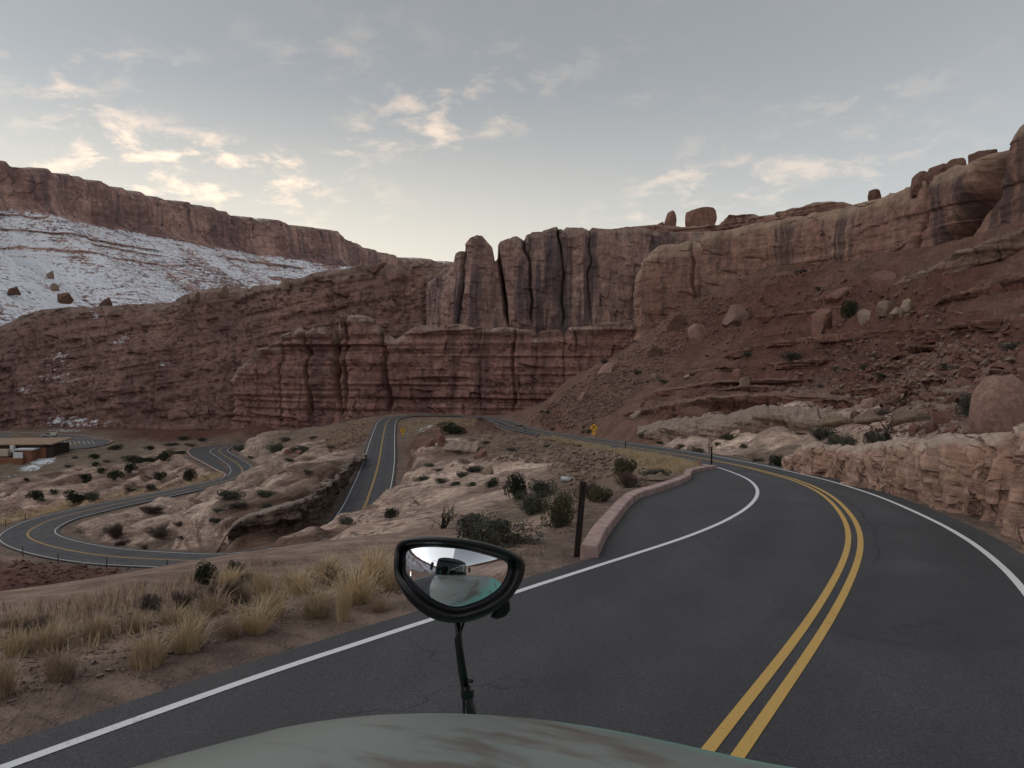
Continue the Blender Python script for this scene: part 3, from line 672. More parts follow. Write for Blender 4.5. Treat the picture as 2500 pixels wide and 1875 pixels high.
cp += [(-500, 1580, 20, 'D'), (-200, 1540, 26, 'D'), (0, 1505, 22, 'D'), (100, 1484, 33, 'D'), (300, 1440, 42, 'D'), (500, 1412, 46, 'D'), (650, 1376, 48, 'Q'),
       (0, 1540, 58, 'R'), (300, 1490, 62, 'R'), (500, 1445, 66, 'R'), (-400, 1620, 55, 'R'), (640, 1400, 70, 'R'), (-500, 1500, 82, 'R'),
       (-50, 1480, 76, 'R'), (0, 1420, 88, 'R'), (100, 1432, 84, 'R'), (250, 1425, 84, 'R'), (400, 1412, 85, 'R'), (-300, 1400, 100, 'R'), (-500, 1350, 112, 'R'),
       (-200, 1290, 150, 'V'), (-500, 1250, 165, 'V'), (-500, 1180, 230, 'V'),
       # slickrock in front of the hidden bend
       (690, 1308, 60, 'Q'), (760, 1290, 66, 'Q'), (810, 1270, 72, 'Q'), (880, 1236, 79, 'T'), (950, 1195, 90, 'T'), (985, 1160, 102, 'T'), (560, 1385, 60, 'Q'), (610, 1350, 56, 'Q'),
       (800, 1335, 42, 'Q'), (720, 1360, 38, 'D'), (900, 1300, 46, 'T'), (1000, 1282, 48, 'T'), (1000, 1235, 62, 'T'), (1100, 1255, 48, 'T'), (1100, 1205, 62, 'T'), (1100, 1155, 84, 'T'), (1060, 1120, 108, 'T'),
       (850, 1345, 30, 'D'), (1000, 1320, 27, 'D'), (1150, 1295, 26, 'D'), (1200, 1275, 33, 'V'), (1200, 1205, 58, 'T'), (1260, 1150, 84, 'T'), (1300, 1225, 44, 'V'), (1300, 1262, 30, 'V'),
       (1330, 1300, 18, 'G'), (1400, 1246, 21.5, 'G'), (1500, 1200, 27, 'G'), (1600, 1170, 35, 'G'), (1690, 1146, 46, 'G'), (1250, 1310, 20, 'G'), (1380, 1235, 30, 'V'), (1480, 1190, 36, 'V'),
       (760, 1325, 88, 'K'), (690, 1345, 86, 'K'), (850, 1275, 97, 'K'),
       # fill slope below the upper road
       (1250, 1122, 108, 'E'), (1250, 1084, 134, 'E'), (1150, 1096, 138, 'E'), (1150, 1056, 175, 'E'), (1165, 1021, 236, 'S'), (1300, 1082, 122, 'E'), (1400, 1122, 88, 'E'), (1400, 1180, 53, 'E'), (1500, 1145, 60, 'E'), (1600, 1138, 55, 'D'),
       (1350, 1200, 52, 'E'), (1050, 1092, 148, 'T'), (1000, 1110, 145, 'T'), (1010, 1065, 198, 'S'), (1080, 1062, 186, 'S'), (990, 1085, 172, 'S'), (1120, 1038, 215, 'S'), (1060, 1044, 220, 'S'),
       (1050, 1050, 250, 'V'), (1000, 1040, 282, 'V'), (1120, 1030, 268, 'V'), (1010, 1055, 236, 'V'),
       # ridge left of the middle straight
       (700, 1232, 115, 'K'), (600, 1258, 110, 'K'), (500, 1288, 106, 'T'), (780, 1205, 127, 'K'), (850, 1145, 152, 'K'), (700, 1316, 107.5, 'K'), (600, 1338, 103.5, 'K'), (770, 1290, 111, 'K'), (830, 1225, 134, 'K'),
       (700, 1190, 142, 'T'), (600, 1215, 140, 'T'), (700, 1150, 176, 'T'), (650, 1132, 212, 'T'), (560, 1200, 172, 'T'), (450, 1237, 142, 'T'), (330, 1276, 127, 'T'), (240, 1302, 122, 'Q'), (350, 1328, 113, 'T'), (450, 1325, 109, 'T'), (430, 1290, 118, 'T'),
       (700, 1092, 238, 'T'), (615, 1092, 262, 'T'), (625, 1120, 243, 'T'), (800, 1105, 206, 'T'), (800, 1060, 270, 'E'), (870, 1040, 288, 'E'), (905, 1019, 330, 'E'), (840, 1090, 215, 'E'), (700, 1060, 318, 'V'), (780, 1045, 340, 'V'), (640, 1062, 330, 'T'), (860, 1030, 345, 'E'),
       (650, 1050, 400, 'R'), (500, 1064, 420, 'R'), (900, 1016, 385, 'R'), (1100, 1012, 385, 'R'), (1250, 1018, 380, 'R'), (800, 1040, 400, 'R'),
       # low ground around the parking area
       (0, 1240, 172, 'Q'), (200, 1212, 186, 'Q'), (100, 1192, 222, 'Q'), (300, 1165, 238, 'Q'), (200, 1150, 272, 'Q'), (400, 1172, 222, 'Q'), (450, 1132, 282, 'Q'), (410, 1100, 330, 'Q'), (480, 1080, 372, 'V'), (300, 1112, 330, 'V'), (100, 1140, 325, 'V'), (0, 1160, 310, 'V'),
       (-400, 1150, 320, 'V'), (0, 1099, 357, 'V'), (60, 1142, 330, 'V'), (100, 1119, 343, 'V'), (-100, 1142, 330, 'V'), (200, 1078.5, 397, 'V'), (0, 1074.5, 405, 'V'), (-400, 1074.5, 405, 'V'), (-400, 1099, 357, 'V'), (290, 1090, 376, 'V'), (130, 1099, 357, 'V'), (0, 1057, 450, 'V'), (200, 1057, 450, 'V'), (-400, 1057, 450, 'V'), (400, 1066, 425, 'R'),
       (0, 1044, 520, 'R'), (-400, 1044, 520, 'R'), (300, 1038, 500, 'R'), (0, 1030, 620, 'R'), (650, 1030, 620, 'R'), (1200, 1010, 620, 'R'), (-500, 1030, 620, 'R'),
       # right of the road
       (2450, 1040, 19, 'T'), (2300, 1060, 25, 'T'), (2150, 1080, 31, 'T'), (2020, 1092, 40, 'T'), (1930, 1106, 48, 'T'), (2650, 1025, 15, 'T'), (2900, 1020, 12, 'T'),
       (2100, 1040, 52, 'T'), (2400, 1030, 30, 'S'), (2300, 1005, 45, 'S'), (2450, 1000, 36, 'S'), (2300, 1040, 33, 'T'), (2700, 1000, 24, 'S'), (3000, 1000, 18, 'S'),
       (1650, 1086, 91, 'T'), (1800, 1092, 62, 'T'), (1750, 1072, 90, 'T'), (1700, 1050, 116, 'T'), (1900, 1062, 74, 'T'), (1600, 1062, 130, 'F'), (1500, 1045, 164, 'F'), (1500, 1012, 186, 'F'), (1400, 1033, 190, 'F'), (1310, 1026, 232, 'R'), (1290, 1036, 224, 'R'),
       (1400, 960, 232, 'F'), (1450, 920, 244, 'F'), (1330, 990, 248, 'F'), (1385, 930, 264, 'F'), (1480, 880, 276, 'F'), (1600, 800, 302, 'F'), (1560, 830, 302, 'F'), (1650, 760, 310, 'S'), (1750, 694, 312, 'S'), (1900, 645, 292, 'S'), (1700, 800, 262, 'R'), (1700, 900, 202, 'S'), (1700, 968, 152, 'R'),
       (1800, 1000, 122, 'T'), (1950, 1010, 104, 'T'), (2100, 1000, 90, 'T'), (1900, 958, 142, 'R'), (1900, 900, 166, 'R'), (1900, 800, 206, 'R'), (1900, 720, 246, 'R'), (2100, 900, 120, 'R'), (2100, 800, 160, 'R'), (2100, 700, 206, 'R'), (2100, 645, 226, 'S'),
       (2300, 900, 80, 'R'), (2300, 800, 115, 'R'), (2300, 700, 150, 'R'), (2300, 605, 180, 'S'), (2500, 900, 54, 'R'), (2500, 800, 85, 'R'), (2500, 700, 116, 'S'), (2500, 600, 146, 'S'), (2500, 550, 160, 'S'), (2800, 900, 38, 'R'), (2800, 700, 85, 'R'), (2800, 560, 120, 'S'), (3000, 950, 25, 'R'), (3000, 600, 95, 'R'),
       (1600, 850, 450, 'R'), (2000, 760, 450, 'R'), (2500, 680, 350, 'R'), (2900, 650, 300, 'R'), (1600, 880, 620, 'R'), (2300, 800, 620, 'R'), (3000, 800, 620, 'R'), (1400, 960, 400, 'R'), (2100, 960, 108, 'R'), (2200, 975, 74, 'R'), (2400, 960, 48, 'R')]
# pavement edges are control points too
rc = []
for i in range(0, len(C), 9):
    if C[i, 1] < 2.2: continue
    for s in (pl_[i] + 0.3, -pr_[i] - 0.3):
        q = C[i, :2] + LN[i] * s
        if q[1] > 2.2: rc.append((CX + F * q[0] / q[1], V0 - F * float(road_z(q[1], C[i, 2], cidx[i])) / q[1], q[1]))
for q in KB[::8]:
    rc.append((CX + F * q[0] / q[1], V0 - F * q[2] / q[1], q[1]))
A = np.array([(c[0], c[1], c[2]) for c in cp] + rc)
def uv2(u, Y): return np.stack([np.asarray(u) / 420.0, np.log(Y) * 2.6], -1)
X_ = uv2(A[:, 0], A[:, 2])
def kern(d2): return np.sqrt(d2 + 0.012)
n_ = len(A)
K_ = kern(((X_[:, None] - X_[None]) ** 2).sum(-1)) - np.eye(n_) * 0.004
Pm = np.concatenate([np.ones((n_, 1)), X_], 1)
big = np.zeros((n_ + 3, n_ + 3)); big[:n_, :n_] = K_; big[:n_, n_:] = Pm; big[n_:, :n_] = Pm.T
# interpolate the sight-line slope scaled by log depth for stability
sol = np.linalg.solve(big, np.concatenate([A[:, 1], np.zeros(3)]))
us = np.concatenate([-np.geomspace(16000, 200, 60), np.linspace(-160, 2660, 740), 2500 + np.geomspace(200, 16000, 60)]); NU, NY = len(us), 900
Ys = np.exp(np.linspace(math.log(2.2), math.log(620.0), NY))
def lowres(fn, ku=3, ky=3, ch=1):
    a = np.unique(np.concatenate([np.arange(0, NU, ku), [NU - 1]])); b = np.unique(np.concatenate([np.arange(0, NY, ky), [NY - 1]]))
    U, Y = np.meshgrid(us[a], Ys[b], indexing='ij')
    r = fn(U.ravel(), Y.ravel()).reshape(len(a), len(b), -1)
    out = np.zeros((NU, NY, r.shape[2]), np.float32)
    for k in range(r.shape[2]):
        t = np.stack([np.interp(np.arange(NU), a, r[:, j, k]) for j in range(len(b))], 1)
        out[:, :, k] = np.stack([np.interp(np.arange(NY), b, t[i]) for i in range(NU)], 0)
    return out
def f_v(U, Y):
    U = np.clip(U, -480, 2980)
    q = uv2(U, Y); out = np.zeros(len(U))
    for s in range(0, len(U), 20000):
        e = slice(s, s + 20000)
        out[e] = kern(((q[e, None] - X_[None]) ** 2).sum(-1)) @ sol[:n_] + sol[n_] + q[e] @ sol[n_ + 1:]
    return out
ZA = uv2([c[0] for c in cp], np.array([c[2] for c in cp])); ZCOL = np.array([[*ZC[c[3]][0], ZC[c[3]][1]] for c in cp])
def f_c(U, Y):
    U = np.clip(U, -480, 2980)
    q = uv2(U, Y); wx = 0.10 * vnoise(U / 60, np.log(Y) * 14, None, 4); q = q + np.stack([wx, 0.10 * vnoise(U / 60, np.log(Y) * 14, None, 9)], -1)
    out = np.zeros((len(U), 4))
    for s in range(0, len(U), 20000):
        e = slice(s, s + 20000)
        w = 1.0 / (((q[e, None] - ZA[None]) ** 2).sum(-1) + 0.004) ** 2.2
        out[e] = (w @ ZCOL) / w.sum(1, keepdims=True)
    return out
VG = lowres(f_v, 3, 3)[:, :, 0]
CG = lowres(f_c, 4, 4)
UU, YG = np.meshgrid(us, Ys, indexing='ij')
XG = np.clip((UU - CX) / F * YG, -900, 900)
ZG = (V0 - VG) / F * YG
slick = np.clip(CG[:, :, 3], 0, 1)
# relief: ledges following the dipping beds, hummocks, rubble
dist = YG
qd = ZG - 0.17 * XG + 1.6 * fbm(XG / 17, YG / 17, None, 3, 2)
hs = 1.25
fr = qd / hs; fl = np.floor(fr); fq = fr - fl
ter = hs * (fl + sstep(0.72, 1.0, fq)) - qd
qd3 = qd / 0.47 + 0.7 * fbm(XG / 6, YG / 6, None, 2, 77); risr = sstep(0.66, 0.78, fq) * (1 - sstep(0.95, 1.0, fq)); ter3 = 0.47 * (sstep(0.7, 1.0, qd3 - np.floor(qd3)) - (qd3 - np.floor(qd3)))
farw = sstep(14, 40, dist)
red = np.clip((CG[:, :, 0] / CG[:, :, 2] - 1.75) * 3, 0, 1) * (1 - slick) * sstep(1450, 1800, UU) * sstep(40, 90, dist)
ter2h = 3.4
f2 = (ZG + 0.02 * XG + 1.8 * fbm(XG / 30, YG / 30, None, 3, 21)) / ter2h; fq2 = f2 - np.floor(f2)
ter2 = ter2h * (sstep(0.55, 0.95, fq2) - fq2)
lump = fbm(XG / 9, YG / 9, None, 4, 31)
fine = fbm(XG / 1.7, YG / 1.7, None, 4, 41)
blob = np.maximum(0, vnoise(XG / 2.4, YG / 2.4, None, 51) - 0.15) * np.maximum(0, vnoise(XG / 11, YG / 11, None, 55) + 0.35)
ter2b = 1.3 * (sstep(0.6, 0.95, (f2 * 2.7) % 1.0) - (f2 * 2.7) % 1.0)
d = slick * farw * (0.75 * ter + 0.5 * ter3 + 0.75 * lump) + (1 - slick) * farw * (0.35 * lump + 0.22 * fine + 0.9 * blob) + red * (1.0 * ter2 + 0.8 * ter2b)
d += (1 - farw) * (0.05 * lump + 0.035 * fine) * sstep(3, 8, dist)
d *= np.clip(dist / 60.0, 0.35, 1.3) * np.where(dist < 14, 1, 1)
# slickrock lobes: smooth backs running away from the viewer, soil-filled crevices between them
ph = math.radians(8.0); ac = XG * math.cos(ph) - YG * math.sin(ph); al_ = XG * math.sin(ph) + YG * math.cos(ph)
lb = np.abs(fbm(ac / 8.5 + 0.4 * fbm(XG / 14, YG / 14, None, 2, 83), al_ / 30.0, None, 2, 81, 0.45))
lsc = np.clip(YG / 110.0, 0.45, 1.5) * farw
d = d + slick * lsc * 3.4 * (np.sqrt(lb + 0.004) - 0.42)
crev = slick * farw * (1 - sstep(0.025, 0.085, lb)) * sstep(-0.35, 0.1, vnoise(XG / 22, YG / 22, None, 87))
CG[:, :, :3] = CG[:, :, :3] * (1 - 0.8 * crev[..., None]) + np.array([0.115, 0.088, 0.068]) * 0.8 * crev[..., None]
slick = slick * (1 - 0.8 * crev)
riser_shade = slick * farw * risr * sstep(-0.45, 0.1, vnoise(XG / 13, YG / 13, None, 91))
CG[:, :, :3] = CG[:, :, :3] * (1 - riser_shade[..., None] * np.array([0.50, 0.56, 0.58]))  # shade of the ledge steps, painted as darker rock colour on their risers
ZG = ZG + d
# bed the ground under the pavement
def near_pave(X, Y):
    px = PAVE[:, 0].astype(np.float32); py = PAVE[:, 1].astype(np.float32); pz = PAVE[:, 2].astype(np.float32)
    D = np.full(X.size, 1e9, np.float32); Zp = np.zeros(X.size, np.float32)
    cs = 16.0
    vk = (np.floor(X / cs).astype(int) + 500) * 2000 + np.floor(Y / cs).astype(int) + 500
    pk = (np.floor(px / cs).astype(int) + 500) * 2000 + np.floor(py / cs).astype(int) + 500
    order = np.argsort(vk, kind='stable'); vs = vk[order]
    keys = np.unique(pk); cells = set()
    for k in keys:
        for a in (-1, 0, 1):
            for b in (-1, 0, 1): cells.add(int(k) + a * 2000 + b)
    pidx = {int(k): np.where(pk == k)[0] for k in keys}
    for c in cells:
        lo, hi = np.searchsorted(vs, [c, c + 1])
        if lo == hi: continue
        pi = np.concatenate([pidx[q] for q in [c + a * 2000 + b for a in (-1, 0, 1) for b in (-1, 0, 1)] if q in pidx])
        vi = order[lo:hi]
        for s in range(0, len(vi), 4000):
            w = vi[s:s + 4000]
            d2 = (X[w, None] - px[None, pi]) ** 2 + (Y[w, None] - py[None, pi]) ** 2
            j = d2.argmin(1); D[w] = np.sqrt(d2[np.arange(len(w)), j]); Zp[w] = pz[pi[j]]
    return D, Zp
Df, Zf = near_pave(XG.ravel().astype(np.float32), YG.ravel().astype(np.float32))
Df = Df.reshape(NU, NY); Zf = Zf.reshape(NU, NY)
r0 = 0.55 + 0.0065 * YG
bw_ = np.where(YG < 60, 1.6, 1.4 + 0.012 * YG)
rt_ = sstep(1880, 1990, UU) * (1 - sstep(60, 75, YG)); bw_ = bw_ * (1 - rt_) + 3.6 * rt_; r0 = r0 + 0.9 * rt_
wgt = 1 - sstep(0, 1, np.clip((Df - r0) / bw_, 0, 1))
ZG = np.where(Df < 60, ZG * (1 - wgt) + (Zf - 0.035 - 0.0009 * YG) * wgt, ZG)
# gravel shoulder colour beside the pavement
sh = (1 - sstep(0.6, 1.0, (Df - 0.3) / (1.4 + 0.006 * YG))) * (Df < 60)
CG[:, :, :3] = CG[:, :, :3] * (1 - sh[..., None]) + np.array([0.19, 0.145, 0.125]) * sh[..., None]
slick = slick * (1 - sh)
snow = np.zeros_like(ZG)
for (u, v, Y, su, sy, a) in ((105, 1125, 338, 45, 0.03, 0.8), (75, 1142, 326, 40, 0.035, 0.7), (1045, 1048, 245, 36, 0.12, 0.72), (160, 1035, 470, 80, 0.04, 0.5), (25, 1170, 300, 30, 0.03, 0.6)):
    snow = np.maximum(snow, a * np.exp(-((UU - u) / su) ** 2 - ((np.log(YG) - math.log(Y)) / sy) ** 2))
Vvis = V0 - F * ZG / YG
me = mesh_np('terrain', np.stack([XG, YG, ZG], -1).reshape(-1, 3), grid_faces(NU, NY))
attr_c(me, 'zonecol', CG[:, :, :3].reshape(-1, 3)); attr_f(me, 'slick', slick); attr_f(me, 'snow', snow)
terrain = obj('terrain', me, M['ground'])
tag(terrain, 'red and tan desert slopes with slickrock benches and gravel verges', 'terrain', kind='structure')
def hit(u, v, ymin=2.5):
    """first ground point seen along the sight line (u, v)"""
    i = int(np.argmin(np.abs(us - u)))
    col = Vvis[i]; j0 = int(np.searchsorted(Ys, ymin))
    w = np.where(col[j0:] <= v)[0]
    if len(w) == 0: return None
    j = j0 + w[0]
    return np.array([(u - CX) / F * Ys[j], Ys[j], ZG[i, j]])
def ground_z(x, y):
    if y > 2.3:
        u = CX + F * x / y
        i = float(np.interp(u, us, np.arange(NU))); j = (math.log(y) - math.log(2.2)) / (math.log(620.0) - math.log(2.2)) * (NY - 1)
        if 0 <= i < NU - 1 and 0 <= j < NY - 1:
            a, b = int(i), int(j); fa, fb = i - a, j - b
            return float((ZG[a, b] * (1 - fa) + ZG[a + 1, b] * fa) * (1 - fb) + (ZG[a, b + 1] * (1 - fa) + ZG[a + 1, b + 1] * fa) * fb)
    return float(gz(y))

# ground behind and beside the camera, rising red slopes on the right, falling to the valley on the left
gx = np.concatenate([np.linspace(-900, -60, 60), np.linspace(-58, 58, 150), np.linspace(60, 700, 60)]); gy = np.concatenate([np.linspace(-900, -80, 50), np.linspace(-78, 2.25, 110)])
RX, RY = np.meshgrid(gx, gy, indexing='ij')
# distance to the right of the road axis
axp = C[cidx < len(bd) + 3][:, :2]
rel = np.stack([RX - yel[len(bd)][0], RY - yel[len(bd)][1]], -1)
lat = rel @ hr + 0.0016 * np.minimum(rel @ (-hd), 75) ** 2
base = gz(RY)
right = np.maximum(0, lat - 5.6); left_ = np.maximum(0, -lat - 8.0)
RZ = base + np.minimum(right, 3) * 0.8 + np.maximum(0, right - 3) * 0.34 - np.minimum(left_ * 0.42, 28) + (1.6 * fbm(RX / 22, RY / 22, None, 4, 61) * sstep(4, 25, right + left_) + 0.25 * fbm(RX / 5, RY / 5, None, 3, 65) * sstep(0, 3, right + left_))
RZ = np.minimum(RZ, 75) - 0.07
D2, Z2 = near_pave(RX.ravel().astype(np.float32), RY.ravel().astype(np.float32)); D2 = D2.reshape(RX.shape); Z2 = Z2.reshape(RX.shape)
w2 = 1 - sstep(0, 1, np.clip((D2 - 0.8) / 2.0, 0, 1)); RZ = RZ * (1 - w2) + (Z2 - 0.06) * w2
me = mesh_np('terrain', np.stack([RX, RY, RZ], -1).reshape(-1, 3), grid_faces(len(gx), len(gy)))
sl2 = sstep(2, 14, right) * 0.8
c2 = np.where((right > 30)[..., None], np.array(ZC['R'][0]), np.where((right > 1.5)[..., None], np.array(ZC['Q'][0]), np.array(ZC['G'][0])))
attr_c(me, 'zonecol', c2.reshape(-1, 3)); attr_f(me, 'slick', sl2); attr_f(me, 'snow', np.zeros_like(RX))
tag(obj('terrain', me, M['ground']), 'red slopes and verge behind the bus, seen in its mirror', 'terrain', kind='structure')
# ----------------------------------------------------------------- cliffs
def resample(cols, n):
    """cols: rows of numbers, first is the image column; evenly spaced along plan length"""
    a = np.array(cols, float); u = a[:, 0]
    uu = np.linspace(u[0], u[-1], 4000)
    f = [np.interp(uu, u, a[:, k]) for k in range(1, a.shape[1])]
    return uu, f
def make_cliff(name, base_cols, top_cols, ns, nt_, mat, lean, capback, seed, amp=1.0, crack=1.0, strata=1.0, lump=3.0, crack_w=14.0, dip=0.0, rnd=0.25, capdrop=0.0, bulge=0.0, snow_fn=None, ks=1.0, cracks=(), blocks=0.5, capslope=0.0):
    """base_cols: (u, v, Y); top_cols: (u, v).  The face is displaced along its real normal and has a cap running back."""
    uu, (bv, bY) = resample(base_cols, ns)
    t_ = np.array(top_cols, float); tv = np.interp(uu, t_[:, 0], t_[:, 1])
    X = (uu - CX) / F * bY; s_len = np.concatenate([[0], np.cumsum(np.hypot(np.diff(X), np.diff(bY)))])
    S = np.linspace(0, s_len[-1], ns)
    u_s = np.interp(S, s_len, uu); Yb = np.interp(S, s_len, bY); vb = np.interp(S, s_len, bv); vt = np.interp(u_s, t_[:, 0], t_[:, 1])
    k = np.hanning(9); k /= k.sum()
    Ysm = np.convolve(np.pad(Yb, 4, 'edge'), k, 'valid'); Yb = Ysm
    Xb = (u_s - CX) / F * Yb; zb = (V0 - vb) / F * Yb
    ln = lean if np.isscalar(lean) else np.interp(u_s, lean[0], lean[1])
    rad = np.hypot(Xb, Yb); rx, ry = Xb / rad, Yb / rad
    Hh = (V0 - vt) / F * Yb - zb
    off_top = ln * Hh
    zt = (V0 - vt) / F * (Yb + off_top * ry)
    # smoothed plan normal pointing towards the open side
    tx = np.gradient(Xb); ty = np.gradient(Yb); kk = np.hanning(max(9, ns // 12 * 2 + 1)); kk /= kk.sum(); h_ = len(kk) // 2
    tx = np.convolve(np.pad(tx, h_, 'edge'), kk, 'valid'); ty = np.convolve(np.pad(ty, h_, 'edge'), kk, 'valid'); tl = np.hypot(tx, ty) + 1e-9
    nx, ny = ty / tl, -tx / tl
    nc = 16
    tt = np.concatenate([np.linspace(0, 1, nt_ - nc), np.ones(nc)]); cc = np.concatenate([np.zeros(nt_ - nc), np.linspace(1 / nc, 1, nc) ** 1.6])
    tt2 = tt[None, :]
    bend = (1 - rnd) * tt2 ** 1.0 + rnd * (1 - np.sqrt(np.clip(1 - np.clip((tt2 - 0.55) / 0.45, 0, 1) ** 2, 0, 1)))
    bend = bend / 1.0
    off = off_top[:, None] * bend - bulge * Hh[:, None] * np.sin(math.pi * np.clip(tt2 * 1.2, 0, 1)) + cc[None, :] * capback
    z = zb[:, None] + (zt - zb)[:, None] * tt2 - capdrop * cc[None, :] + 0.05 * capback * 0 * cc[None, :]
    x = Xb[:, None] + rx[:, None] * off; y = Yb[:, None] + ry[:, None] * off
    s2 = np.broadcast_to(S[:, None], z.shape)
    zz = z + math.tan(math.radians(dip)) * x
    # displacement: lumps, vertical joints, bedding ledges, fracture blocks, roughness (all lengths scale with ks)
    sk, zk, zzk = s2 / ks, z / ks, zz / ks
    wv = 5.0 * fbm(sk / 40, zk / 40, None, 2, seed + 1)
    d = lump * fbm(sk / 30, zk / 55, None, 3, seed)
    ck = ridged((sk + wv) / crack_w, zk / 160 + 3, None, 2, seed + 7)
    gate = sstep(-0.2, 0.5, vnoise(sk / 37, zk / 30, None, seed + 8))
    d = d - crack * 3.2 * sstep(0.55, 0.93, ck) * (0.35 + 0.65 * gate)
    ck2 = ridged((sk + 0.6 * wv) / (crack_w * 0.36), zk / 60, None, 1, seed + 17)
    d = d - crack * 1.0 * sstep(0.78, 0.97, ck2) * gate
    bl = vnoise(sk / 90, zzk / 3.1, None, seed + 11) + 0.6 * vnoise(sk / 60, zzk / 1.25, None, seed + 13)
    d = d + strata * 0.75 * bl
    lg = vnoise(sk / 45 + 5, zzk / 5.2, None, seed + 15)
    d = d - strata * 1.1 * sstep(0.42, 0.6, lg)
    if blocks:
        for (bs, bz, am, sd2) in ((9.0, 13.0, 0.9, 50), (4.0, 5.5, 0.5, 60)):
            ws = sk + 2.2 * fbm(sk / 7, zk / 7, None, 2, seed + sd2); wz = zzk + 0.25 * sk + 2.6 * fbm(sk / 8, zk / 6, None, 2, seed + sd2 + 3)
            d = d + blocks * am * VAL[PERM[PERM[(np.floor(ws / bs).astype(int) + seed) & 255] + (np.floor(wz / bz + 0.5 * np.floor(ws / bs)).astype(int) & 255)]]
    for (cu, cw, cd, cl_) in cracks:
        cs_ = np.interp(cu, u_s, S); dd = np.abs(s2 - cs_ - cl_ * (1 - tt2) * 8 - 1.2 * ks * vnoise(zk / 7, zk * 0, None, int(cu))) / (cw / F * np.interp(cu, u_s, Yb))
        d = d - cd * np.exp(-np.minimum(dd, 6) ** 1.5) * sstep(0.02, 0.25, tt2)
    d = d + amp * (0.9 * fbm(x / 7 / ks, y / 7 / ks, zk / 7, 4, seed + 20) + 0.35 * fbm(x / 2.0 / ks, y / 2.0 / ks, zk / 2.0, 2, seed + 25))
    d = d * ks * (1 - 0.75 * cc[None, :]) * (0.25 + 0.75 * sstep(0, 0.1, tt2))
    z = z + capslope * cc[None, :] * capback
    x = x + nx[:, None] * d; y = y + ny[:, None] * d
    z = z + (cc[None, :] > 0) * (0.9 * ks * fbm(x / 14 / ks, y / 14 / ks, None, 3, seed + 30)) * (0.3 + cc[None, :]) + sstep(0.93, 1.0, tt2) * 0.5 * ks * vnoise(sk / 4, s2 * 0, None, seed + 33)
    me = mesh_np(name, np.stack([x, y, z], -1).reshape(-1, 3), grid_faces(ns, nt_)[:, ::-1])
    attr_f(me, 'hfrac', np.broadcast_to(tt2, z.shape) + cc[None, :] * 0.6); attr_f(me, 'along', s2)
    if snow_fn is not None: attr_f(me, 'snow', snow_fn(x, y, z, np.broadcast_to(tt2 + cc[None, :], z.shape)))
    return obj(name, me, mat), (x, y, z)

M['wall_low'] = mat_cliff('red_lower_wall', (0.270, 0.150, 0.132), (0.330, 0.190, 0.162), (0.120, 0.075, 0.073), (0.330, 0.240, 0.200), 0.10, 0, 0.75, 0.5, fract=0.5)
M['wall_up'] = mat_cliff('varnished_upper_wall', (0.275, 0.175, 0.158), (0.430, 0.295, 0.250), (0.110, 0.082, 0.086), (0.300, 0.220, 0.188), 0.06, 0, 1.2, 0.3, fract=0.22)
M['wall_right'] = mat_cliff('streaked_right_cliff', (0.235, 0.138, 0.110), (0.310, 0.195, 0.150), (0.095, 0.064, 0.058), (0.300, 0.215, 0.158), 0.22, -4, 1.25, 0.45, fract=0.12)
M['cap'] = mat_cliff('ledgy_caprock', (0.218, 0.121, 0.098), (0.287, 0.172, 0.132), (0.092, 0.057, 0.052), (0.276, 0.196, 0.149), 0.15, 0, 0.4, 1.6)
M['hill'] = mat_cliff('dark_red_hillside', (0.235, 0.140, 0.122), (0.295, 0.180, 0.155), (0.120, 0.080, 0.077), (0.240, 0.175, 0.145), 0.10, 8, 0.6, 0.7, True)
M['mesa'] = mat_cliff('snowy_mesa', (0.286, 0.176, 0.163), (0.546, 0.345, 0.293), (0.150, 0.107, 0.114), (0.260, 0.195, 0.163), 0.05, 0, 1.0, 0.6, True, 0.45)

low, _ = make_cliff('lower_cliff', [(560, 1062, 432), (640, 1056, 412), (700, 1052, 402), (900, 1036, 390), (1100, 1032, 382), (1300, 1032, 374), (1480, 1010, 372), (1660, 980, 370)],
    [(560, 930), (600, 880), (640, 850), (672, 838), (690, 815), (735, 800), (750, 812), (775, 790), (805, 790), (818, 835), (830, 770), (870, 766), (905, 772), (925, 800), (938, 812), (965, 828), (1010, 800), (1055, 793), (1140, 793), (1165, 800), (1250, 800), (1298, 806), (1310, 815), (1320, 806), (1365, 805), (1378, 815), (1390, 800), (1450, 793), (1560, 778), (1660, 770)],
    560, 190, M['wall_low'], 0.10, 42, 3, amp=1.1, crack=0.22, strata=1.7, crack_w=17, rnd=0.16, blocks=1.2, cracks=((680, 3, 4, 0), (748, 3.5, 6, .3), (818, 4, 8, .4), (842, 3, 4, 0), (930, 5, 5, .6), (1175, 2, 2, 0), (1255, 2.5, 4, 0), (1378, 2, 1.5, 0)))
tag(low, 'deep red lower cliff tier with bedding cracks above the far bend', 'cliff', kind='structure')
